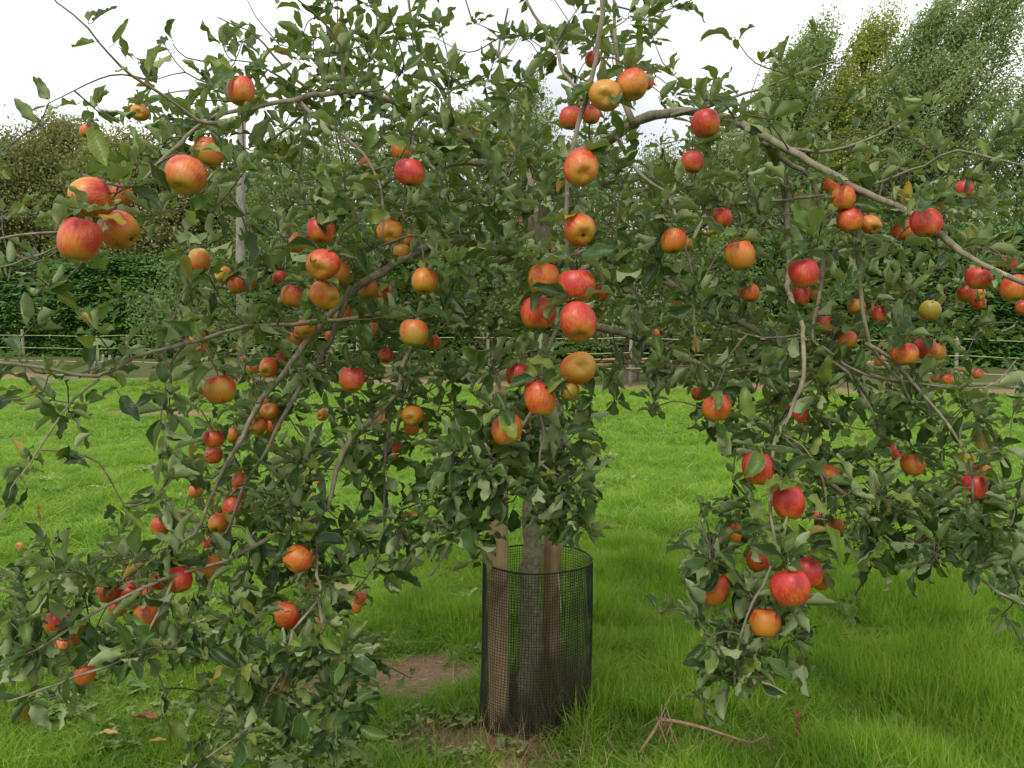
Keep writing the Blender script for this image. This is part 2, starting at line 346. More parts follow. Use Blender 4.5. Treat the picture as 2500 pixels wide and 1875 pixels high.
M['grass'] = mat_grass('grass_blade', [(0.085, 0.24, 0.014), (0.18, 0.36, 0.024), (0.33, 0.47, 0.06), (0.56, 0.48, 0.2)], (0.42, 0.72, 0.02))
def scatter_pts(n, y0, y1, keep, pad=1.2):
    y = np.sqrt(rng.uniform(y0 ** 2, y1 ** 2, n)); x = rng.uniform(-1, 1, n) * (0.66 * y + pad)
    k = keep(x, y) > rng.uniform(0, 1, n); x, y = x[k], y[k]
    return x, y
def long_grass(x, y):                        # where the sward is long: rough tussocks beside and right of the tree
    b = np.clip((x + 0.6) * 0.9 + 0.25, 0.0, 1) * np.clip((7 - y) / 3, 0.15, 1)
    return 0.42 + 0.62 * np.clip(b * (0.75 + 0.7 * vnoise(x, y, 5, 21)), 0, 1.3) + 0.34 * vnoise(x, y, 9, 22) + 0.12 * vnoise(x, y, 2.5, 24)
GUARD = (0.092, 2.87, 0.187)
def kp(x, y):
    s = soil(x, y); g = ((x - GUARD[0]) ** 2 + (y - GUARD[1]) ** 2) > (GUARD[2] + 0.01) ** 2
    return (1 - 0.93 * np.clip(s * 1.3, 0, 1)) * g * (y < edge_y(x) + 0.3)
P = []; R_ = []; Sc = []
for n, y0, y1, hs, ws, pad in ((34000, 1.6, 5.0, 1.0, 1.0, 0.9), (24000, 5.0, 9.5, 1.05, 1.5, 1.5), (26000, 9.5, 21.5, 1.1, 2.3, 2.5)):
    x, y = scatter_pts(n, y0, y1, kp, pad); h = np.clip(long_grass(x, y) * np.where((x > 0.2) & (y < 5), 1.15, 1), 0.22, 1.9) * rng.uniform(0.7, 1.2, len(x)) * hs
    h = h * np.clip(1 - 0.6 * soil(x, y), 0.3, 1) * np.where((np.abs(x - 0.6) < 0.3) & (np.abs(y - 2.55) < 0.22), 0.55, 1)
    P.append(np.stack([x, y, gh(x, y) - 0.004], -1)); R_.append(np.stack([rng.normal(0, 0.13, len(x)), rng.normal(0, 0.13, len(x)), rng.uniform(0, 6.28, len(x))], -1))
    w = ws * rng.uniform(0.8, 1.2, len(x)); Sc.append(np.stack([w, w, h], -1))
protos = [tuft(22, 0.045, 0.06, 0.165, 0.0042, 0.55, 4) for _ in range(9)]
scatter('grass', np.vstack(P), np.vstack(R_), np.vstack(Sc), protos, M['grass'], 'bright green grass sward covering the orchard floor', 'grass')
# long dry stalks right of the guard
def dry_pts(cx, cy, rx, ry, n): return np.stack([rng.normal(cx, rx, n), rng.normal(cy, ry, n)], -1)
dp = np.vstack([dry_pts(*ground_at(1545, 1560)[:2], 0.16, 0.10, 46), dry_pts(*ground_at(1480, 1480)[:2], 0.12, 0.1, 14), dry_pts(*ground_at(1420, 1860)[:2], 0.2, 0.06, 34), dry_pts(-0.3, 2.62, 0.3, 0.07, 50), dry_pts(*ground_at(1700, 1670)[:2], 0.2, 0.08, 24)])
scatter('dry_grass', np.column_stack([dp, gh(dp[:, 0], dp[:, 1])]), np.stack([rng.normal(0, .5, len(dp)), rng.normal(0, .5, len(dp)), rng.uniform(0, 6.28, len(dp))], -1),
        np.stack([np.ones(len(dp))] * 2 + [rng.uniform(0.5, 1.3, len(dp))], -1), [tuft(5, 0.03, 0.08, 0.2, 0.0022, 0.5) for _ in range(4)], M['dry'], 'straw-coloured dry grass stalks beside the tree guard', 'dry grass')
# low broad-leaved weeds (clover, creeping buttercup)
def rosette(nl, rad, ls, lobes):
    V = []; Fq = []; T = []; n = 0
    for _ in range(nl):
        a = rng.uniform(0, 6.28); r = rad * math.sqrt(rng.uniform()); c = np.array([r * math.cos(a), r * math.sin(a), rng.uniform(0.015, 0.055)])
        tt = rng.uniform(); b = rng.uniform(0, 6.28); tl = rng.normal(0, 0.35, 2)
        for k in range(lobes):
            q = b + k * 2 * math.pi / lobes; d = np.array([math.cos(q), math.sin(q), tl[0] * math.cos(q) + tl[1] * math.sin(q)]); e = np.array([-math.sin(q), math.cos(q), 0.1]); s = ls * rng.uniform(0.8, 1.2)
            V += [c, c + d * s * 0.55 + e * s * 0.42, c + d * s + np.array([0, 0, -0.1 * s]), c + d * s * 0.55 - e * s * 0.42]; T += [tt] * 4
            Fq.append((n, n + 3, n + 2, n + 1)); n += 4
        V += [c, c + [0.0012, 0, 0], (c[0] * 0.4, c[1] * 0.4, -0.01), (c[0] * 0.4 - 0.001, c[1] * 0.4, -0.01)]; T += [tt] * 4; Fq.append((n, n + 1, n + 2, n + 3)); n += 4
    return mesh('weed_rosette', np.array(V), np.array(Fq), True, {'tint': ('FLOAT', T)})
M['weed'] = mat_foliage('weed_leaf', [(0.06, 0.16, 0.018), (0.11, 0.23, 0.03), (0.19, 0.30, 0.055), (0.30, 0.37, 0.12)], (0.25, 0.4, 0.04), 0.2)
wx = [];
for (px, py, rx, ry, n) in ((900, 1790, .28, .08, 90), (1020, 1850, .2, .05, 40), (150, 1760, .35, .12, 60), (60, 1560, .3, .2, 20), (2330, 1790, .22, .07, 60), (2450, 1700, .2, .1, 30), (2350, 1520, .4, .2, 40), (1560, 1420, .3, .15, 25), (300, 1400, .5, .3, 25), (1480, 1360, .2, .1, 20), (1090, 1500, .2, .1, 14), (950,1650,.3,.15,14)):
    g = ground_at(px, py); wx.append(np.stack([rng.normal(g[0], rx, n), rng.normal(g[1], ry, n)], -1))
x, y = scatter_pts(700, 1.8, 9, lambda a, b: (vnoise(a, b, 3, 31) > 0.3) * 1.0); wx.append(np.stack([x, y], -1))
wx = np.vstack(wx); wx = wx[soil(wx[:, 0], wx[:, 1]) < rng.uniform(0.1, 0.9, len(wx))]; wx = wx[((wx[:, 0] - GUARD[0]) ** 2 + (wx[:, 1] - GUARD[1]) ** 2) > 0.2 ** 2]
ws = rng.uniform(0.5, 1.1, len(wx)) * np.clip(wx[:, 1] / 5, 1, 1.8)
scatter('weeds', np.column_stack([wx, gh(wx[:, 0], wx[:, 1])]), np.stack([np.zeros(len(wx))] * 2 + [rng.uniform(0, 6.28, len(wx))], -1), np.stack([ws] * 3, -1),
        [rosette(12, 0.07, 0.019, 3) for _ in range(3)] + [rosette(9, 0.07, 0.024, 5) for _ in range(3)], M['weed'], 'low clover and buttercup leaves among the grass', 'weeds')
# ------------------------------------------------------------------ hedge
def sprays(c, d, n_, ln, wd, tint):          # leaf-sized rhombs: centre c, long direction d, normal hint n_
    d = unit(d); b = unit(np.cross(n_, d)); k = len(c); ln = np.asarray(ln).reshape(-1, 1) * np.ones((k, 1)); wd = np.asarray(wd).reshape(-1, 1) * np.ones((k, 1))
    v = np.stack([c - d * ln / 2, c + b * wd / 2, c + d * ln / 2, c - b * wd / 2], 1).reshape(-1, 3)
    return v, np.arange(4 * k).reshape(-1, 4), np.repeat(tint, 4)
hedge = empty('conifer_hedge', (0, 29.2, 0)); tag(hedge, 'tall dark green clipped conifer hedge running behind the whole paddock', 'hedge')
def hedge_top(x): return 4.05 + 0.012 * x + 0.18 * vnoise(x, x * 0, 1.1, 41)
hx = np.linspace(-42, 42, 300); hz = np.linspace(0, 1, 18)
HX, HZ = np.meshgrid(hx, hz); hy = hedge_y(HX) + 0.25 * vnoise(HX, HZ * 4, 1.6, 43) - 0.25 * np.sin(HZ * 3.14)
fv = np.stack([HX, hy, HZ * hedge_top(HX) * 0.97], -1); bk = fv[-1:].copy(); bk[..., 1] += 1.6; bk2 = bk.copy(); bk2[..., 2] = 0
hv = np.concatenate([fv, bk, bk2], 0); r_, c_ = hv.shape[:2]
i = (np.arange(r_ - 1)[:, None] * c_ + np.arange(c_ - 1)).ravel()
M['hedge_core'] = mat_simple('hedge_core', (0.012, 0.028, 0.009), (0.02, 0.042, 0.012), 3, 0.9)
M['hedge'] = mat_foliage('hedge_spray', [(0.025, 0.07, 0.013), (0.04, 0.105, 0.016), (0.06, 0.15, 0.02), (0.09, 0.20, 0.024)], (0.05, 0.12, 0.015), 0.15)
link('hedge_core', mesh('hedge_core', hv.reshape(-1, 3), np.stack([i, i + 1, i + c_ + 1, i + c_], -1)), hedge, M['hedge_core'])
n = 90000; x = rng.uniform(-40, 40, n); zt = hedge_top(x); u = rng.uniform(0, 1.13, n); onf = u < 1
z = np.where(onf, u * zt, zt + rng.normal(0.03, 0.07, n)); y = hedge_y(x) + 0.25 * vnoise(x, z / zt * 4, 1.6, 43) - 0.25 * np.sin(np.clip(z / zt, 0, 1) * 3.14) - np.where(onf, rng.exponential(0.09, n), rng.uniform(-1.3, 0.1, n))
lay = 0.5 + 0.5 * np.sin(z * 13 + 3 * vnoise(x, z, 1.2, 47)); y -= 0.10 * lay
d = np.stack([rng.normal(0, 0.8, n), -rng.uniform(0.2, 1, n), np.where(onf, rng.normal(-0.15, 0.25, n), rng.uniform(0.3, 1.6, n))], -1)
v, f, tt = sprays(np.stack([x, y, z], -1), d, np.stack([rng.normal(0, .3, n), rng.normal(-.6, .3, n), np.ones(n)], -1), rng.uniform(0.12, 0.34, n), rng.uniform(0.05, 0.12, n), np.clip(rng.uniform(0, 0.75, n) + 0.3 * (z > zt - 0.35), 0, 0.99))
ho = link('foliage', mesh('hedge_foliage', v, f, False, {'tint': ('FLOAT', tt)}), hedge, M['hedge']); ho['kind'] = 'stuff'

# ------------------------------------------------------------------ far trees
def far_tree(name, label, cat, group, base, H, shape, n_cl, per, lsz, mat, lean=(0, 0), cl_dir=None, cl_sz=(0.9, 0.6), trunk_r=0.3, bare=0.15):
    """shape(q)->crown half width at relative height q in 0..1; clumps of leaf faces round the ends of real limbs"""
    root = empty(name, (base[0], base[1], 0)); tag(root, label, cat, group)
    bx, by = base; mb = MB(); q = np.linspace(0, 1, 14)
    axis = np.stack([bx + lean[0] * H * q ** 1.7 + 0.1 * np.sin(q * 7), by + lean[1] * H * q ** 1.7, H * 0.97 * q - 0.1], -1)
    mb.tube(axis, trunk_r * (1 - 0.93 * q), 8, False)
    tr = mb.build('trunk', M['bg_bark'], root)
    qq = bare + (1 - bare) * rng.uniform(0.0, 1, n_cl) ** 0.85; qq = np.clip(qq, 0, 1); a = rng.uniform(0, 6.28, n_cl)
    w = np.array([shape(k) for k in qq]) * np.sqrt(rng.uniform(0.05, 1, n_cl))
    ax = np.stack([np.interp(qq, q, axis[:, k]) for k in range(3)], -1)
    cc = ax + np.stack([w * np.cos(a), w * np.sin(a) * 0.9, np.zeros(n_cl)], -1) + rng.normal(0, 0.15, (n_cl, 3))
    lb = MB()
    for k in range(n_cl):
        if rng.uniform() < 0.45 or w[k] < 0.4: continue
        q0 = max(0.08, qq[k] - 0.14 - 0.06 * w[k] / H); s = np.array([np.interp(q0, q, axis[:, m]) for m in range(3)]); e = cc[k]
        md = (s + e) / 2 + [0, 0, -0.12 * w[k]]
        lb.tube(spline([s, md, e], 0.7), np.linspace(0.05 + 0.02 * w[k], 0.012, len(spline([s, md, e], 0.7))), 4, False)
    if lb.n: lo = lb.build('limbs', M['bg_bark'], root); lo['kind'] = 'stuff'
    N = n_cl * per; ci = np.repeat(np.arange(n_cl), per); sz = rng.uniform(cl_sz[0] * .6, cl_sz[0] * 1.25, n_cl)[ci][:, None]
    if cl_dir is None: off = rng.normal(0, 1, (N, 3)) * sz * np.array([0.5, 0.5, cl_sz[1] * 0.5])
    else:
        D = unit(cl_dir); off = rng.normal(0, cl_sz[1] * 0.32, (N, 3)) * sz + D * (rng.uniform(-0.6, 1.0, (N, 1)) * sz * 0.9)
    c = cc[ci] + off
    d = rng.normal(0, 1, (N, 3)) + (0 if cl_dir is None else unit(cl_dir) * 0.6); nn = rng.normal(0, 1, (N, 3)) + [0, -0.3, 0.6]
    tint = np.clip(rng.uniform(0, 1, n_cl)[ci] * 0.6 + rng.uniform(0, 0.4, N), 0, 0.99)
    v, f, tt = sprays(c, d, nn, lsz * rng.uniform(0.7, 1.4, N), lsz * 0.62 * rng.uniform(0.7, 1.3, N), tint)
    co = link('crown', mesh('crown_leaves', v, f, False, {'tint': ('FLOAT', tt)}), root, mat); co['kind'] = 'stuff'
    return root
M['f_oak'] = mat_foliage('olive_brown_foliage', [(0.10, 0.135, 0.035), (0.15, 0.185, 0.05), (0.21, 0.23, 0.07), (0.29, 0.27, 0.09)], (0.32, 0.36, 0.07))
M['f_pop'] = mat_foliage('poplar_foliage', [(0.11, 0.18, 0.05), (0.17, 0.25, 0.07), (0.23, 0.32, 0.10), (0.34, 0.42, 0.18)], (0.34, 0.48, 0.10), 0.4)
M['f_yel'] = mat_foliage('yellowing_poplar_foliage', [(0.15, 0.23, 0.05), (0.21, 0.30, 0.06), (0.29, 0.38, 0.08), (0.44, 0.42, 0.08)], (0.38, 0.50, 0.07), 0.4)
M['f_wil'] = mat_foliage('willow_foliage', [(0.12, 0.175, 0.05), (0.18, 0.24, 0.07), (0.24, 0.30, 0.10), (0.31, 0.37, 0.15)], (0.32, 0.42, 0.10), 0.4)
M['f_app'] = mat_foliage('orchard_foliage', [(0.06, 0.10, 0.03), (0.095, 0.155, 0.04), (0.14, 0.21, 0.06), (0.20, 0.27, 0.09)], (0.18, 0.27, 0.05))
def topz(px, py, Y): return at(px, py, Y)[2]
rnd_shape = lambda W_: (lambda q: W_ * math.sqrt(max(0.02, 1 - (2 * max(q, 0.1) - 1.05) ** 2)))
pop_shape = lambda W_: (lambda q: W_ * (0.25 + 0.9 * math.sin(min(1, q * 0.92 + 0.08) * math.pi) ** 0.7))
LW = 'trees of the olive-brown wood behind the hedge'
for k, (px, py, Y, wd, lb) in enumerate(((-60, 360, 42, 3.6, 'broad olive-brown tree standing behind the hedge at the frame edge'), (60, 325, 41, 3.2, 'rounded brownish tree behind the hedge above the three big apples'),
        (175, 285, 42, 3.0, 'tallest olive-brown tree of the wood behind the hedge'), (300, 320, 40, 3.0, 'olive tree between the tallest wood tree and the grey pole'),
        (430, 380, 41, 3.0, 'brown-green tree of the wood just before the grey pole'), (560, 400, 43, 3.0, 'lower olive tree rising right behind the grey pole'))):
    b = at(px, py, Y); far_tree('woodland_tree', lb, 'tree', LW, (b[0], Y), b[2], rnd_shape(wd), 200, 190, 0.15, M['f_oak'], cl_sz=(0.95, 0.8), bare=0.12)
for px, py, Y, wd, lb in ((700, 345, 40, 2.6, 'low willow showing beside the thin upright stem'), (850, 300, 42, 2.6, 'pale willow behind the upper crown of the apple tree'), (1000, 330, 43, 2.6, 'grey-green willow behind the dense centre of the crown'), (1150, 275, 42, 2.4, 'willow rising behind the mossy limb'), (1285, 215, 41, 1.7, 'slender pale willow with feathery top against the white sky'),
                      (1450, 330, 43, 2.4, 'willow behind the thick forked limb'), (1600, 390, 42, 2.6, 'low willow behind the single red apple on the arching limb'), (1750, 330, 43, 2.6, 'willow filling in before the row of poplars')):
    b = at(px, py, Y); far_tree('willow_tree', lb, 'tree', 'willows behind the hedge', (b[0], Y), b[2], pop_shape(wd), 160, 170, 0.13, M['f_wil'], cl_dir=(0.15, 0, 1), cl_sz=(1.1, 0.8), bare=0.12)
for px, py, Y, wd, lb, mt, ln in ((1905, 150, 44, 1.9, 'shorter poplar at the start of the poplar row', 'f_pop', .05), (1985, 75, 43, 1.7, 'slim green poplar next to the yellowing one', 'f_pop', .05), (2125, 60, 42, 1.8, 'poplar with yellowing leaves between two green poplars', 'f_yel', .06),
                          (2290, 0, 40, 2.2, 'tall wind-bent green poplar with streaming branches', 'f_pop', .13), (2430, -40, 39, 2.3, 'tallest poplar bending over in the wind', 'f_pop', .16), (2580, 130, 40, 2.4, 'wind-blown poplar cut by the frame edge', 'f_pop', .14), (2230, 300, 44, 2.2, 'bushy low poplar filling the gap below the wind-bent ones', 'f_pop', .08), (2060, 250, 45, 2.2, 'low poplar behind the yellowing one', 'f_pop', .05)):
    b = at(px, py, Y); H = b[2]; far_tree('poplar_tree', lb, 'tree', 'poplars in a row behind the hedge', (b[0] - ln * H, Y), H, pop_shape(wd * 1.12), 190, 210, 0.14, M[mt], lean=(ln, 0), cl_dir=(0.3 + 3.2 * ln, 0, 1), cl_sz=(1.5, 0.5), bare=0.14)

# orchard trees along the fence
def orchard_tree(label, px, py, Y, tw, crown_w, H, lean):
    g = at(px, py, Y); r = tw / 2 * Y / F_PX
    far_tree('orchard_tree', label, 'tree', 'young orchard trees by the fence', (g[0], Y), H, lambda q: crown_w * math.sqrt(max(0.05, 1 - (1.9 * q - 1.0) ** 2)), 110, 60, 0.085, M['f_app'], lean=lean, cl_sz=(0.42, 0.8), trunk_r=r * 1.25, bare=0.34)
orchard_tree('orchard tree with thick slanting trunk seen below the centre apples', 1535, 925, 19.5, 34, 1.5, 3.5, (0.10, 0))
orchard_tree('orchard tree with dark straight trunk beside the top of the stake', 1197, 925, 20, 18, 1.3, 3.3, (0.0, 0))
orchard_tree('orchard tree with dark trunk left of the drooping limbs', 476, 935, 19.5, 17, 1.2, 3.0, (0.01, 0))
orchard_tree('orchard tree screened by the lower limbs on the paddock side', 1745, 930, 21, 22, 1.4, 3.5, (0.02, 0))
# ------------------------------------------------------------------ fence, pole, log heap
fence = empty('tape_fence', (0, fence_y(0), 0)); tag(fence, 'low stake fence strung with thin yellowish tapes across the orchard edge', 'fence')
for x in np.arange(-16.3, 14, 3.15):
    y = fence_y(x); h = 1.13 + 0.05 * rng.standard_normal(); mb = MB(); lx = 0.03 * rng.standard_normal()
    mb.tube([(x, y, -0.2), (x + lx * 0.5, y, h * 0.5), (x + lx, y, h - 0.01), (x + lx, y, h)], [0.038, 0.038, 0.037, 0.03], 9); mb.build('post', M['pole'], fence)
for z0 in (1.07, 0.74, 0.40):
    mb = MB(); X = np.arange(-17, 14.5, 0.45); mb.tube(np.stack([X, fence_y(X) - 0.06, z0 - 0.03 * np.abs(np.sin((X + 16.3) / 3.15 * math.pi)) + 0.01 * np.sin(X * 3)], -1), 0.0075, 4); mb.build('tape', M['rope'], fence)
for k, px in enumerate((212, 225, 240, 252)):
    g = at(px, 860, 22.5); mb = MB(); mb.tube([(g[0], 22.5 + .1 * k, -.1), (g[0] + .02, 22.5 + .1 * k, g[2] * 0.5), (g[0] + .03, 22.5 + .1 * k, g[2] - .03 * k)], [.05, .045, .03], 7)
    tag(mb.build('short_stake', M['pole']), ['outermost short grey stake in the paddock bunch', 'second short stake of the paddock bunch', 'third short stake of the paddock bunch', 'lowest short stake of the paddock bunch'][k], 'stake', 'bunch of short stakes in the paddock')
p0 = at(590, 275, 27); mb = MB(); gx = at(592, 880, 27)[0]
mb.tube([(gx, 27, -0.3), (gx, 27, 3), ((gx + p0[0]) / 2, 27, 5.5), (p0[0], 27, p0[2])], [0.165, 0.155, 0.145, 0.13], 12)
tag(mb.build('wooden_pole', M['pole']), 'tall grey wooden pole standing in front of the hedge', 'pole')
for (px0, px1, py, Y, lb) in ((1440, 1660, 893, 24.6, 'heap of cut poles lying under the hedge beside the slanting trunk'), (2030, 2190, 892, 23.5, 'heap of brushwood lying under the hedge near the arching limb')):
    a = at(px0, py, Y); b = at(px1, py, Y); root = empty('log_heap', ((a[0] + b[0]) / 2, Y, 0)); tag(root, lb, 'log heap')
    for k in range(11):
        z = 0.06 + 0.07 * (k // 3) + rng.uniform(0, .03); y = Y + rng.uniform(-.35, .35); x0 = a[0] + rng.uniform(-.1, .7); x1 = b[0] - rng.uniform(-.2, .8); m_ = MB()
        m_.tube(spline([(x0, y, z), ((x0 + x1) / 2, y + rng.normal(0, .08), z + rng.uniform(-.02, .09)), (x1, y + rng.normal(0, .1), z + rng.uniform(-.03, .08))], 0.3), rng.uniform(.025, .05), 6); m_.build('log', M['stick'], root)
# ------------------------------------------------------------------ the apple tree: trunk and branches
tree = empty('apple_tree', (0.085, 2.9, 0)); tag(tree, 'large spreading apple tree laden with red fruit, its limbs arching to the grass', 'apple tree')
NODES = []                                   # (x, y, z) along every branch, for twigs to grow from
LEAFY = []                                   # (point, direction, leafiness)
def branch(name, pts, w0, w1, leafy=1.0, mat='bark', sides=9):
    D = []; last = pts[0][2]
    for i_, p in enumerate(pts):
        if len(p) == 3: last = p[2]; D.append((i_, p[2]))
    dd = np.interp(range(len(pts)), [a for a, b in D], [b for a, b in D])
    P3 = np.array([at(p[0], p[1], d) for p, d in zip(pts, dd)])
    sp = spline(P3, 0.035); n = len(sp); q = np.linspace(0, 1, n)
    w = (w0 + (w1 - w0) * q ** 0.8) * 0.88
    r = np.maximum(w / 2 * (sp[:, 1] / F_PX), 0.0016)
    jit = np.cumsum(rng.normal(0, 1, (n, 3)), 0); jit -= q[:, None] * jit[-1]; sp = sp + jit * 0.0026
    knots = 1 + 0.16 * (rng.uniform(0, 1, n) > 0.88) + 0.05 * rng.standard_normal(n)
    mb = MB(); mb.tube(sp, r * knots, sides, True, 0.05); mb.build(name, M[mat], tree)
    NODES.append(sp); dirs = np.gradient(sp, axis=0)
    for p_, d_, rr in zip(sp, unit(dirs), r):
        if leafy: LEAFY.append((p_, d_, leafy * (1.0 if rr < 0.009 else 0.6)))
    return sp
branch('trunk', [(1285, 1785, 2.9), (1290, 1700), (1296, 1500), (1306, 1250, 2.9), (1314, 1000, 2.93), (1320, 800, 2.98), (1324, 640, 3.0), (1322, 520, 3.02)], 71, 42, 0, 'trunk', 16)
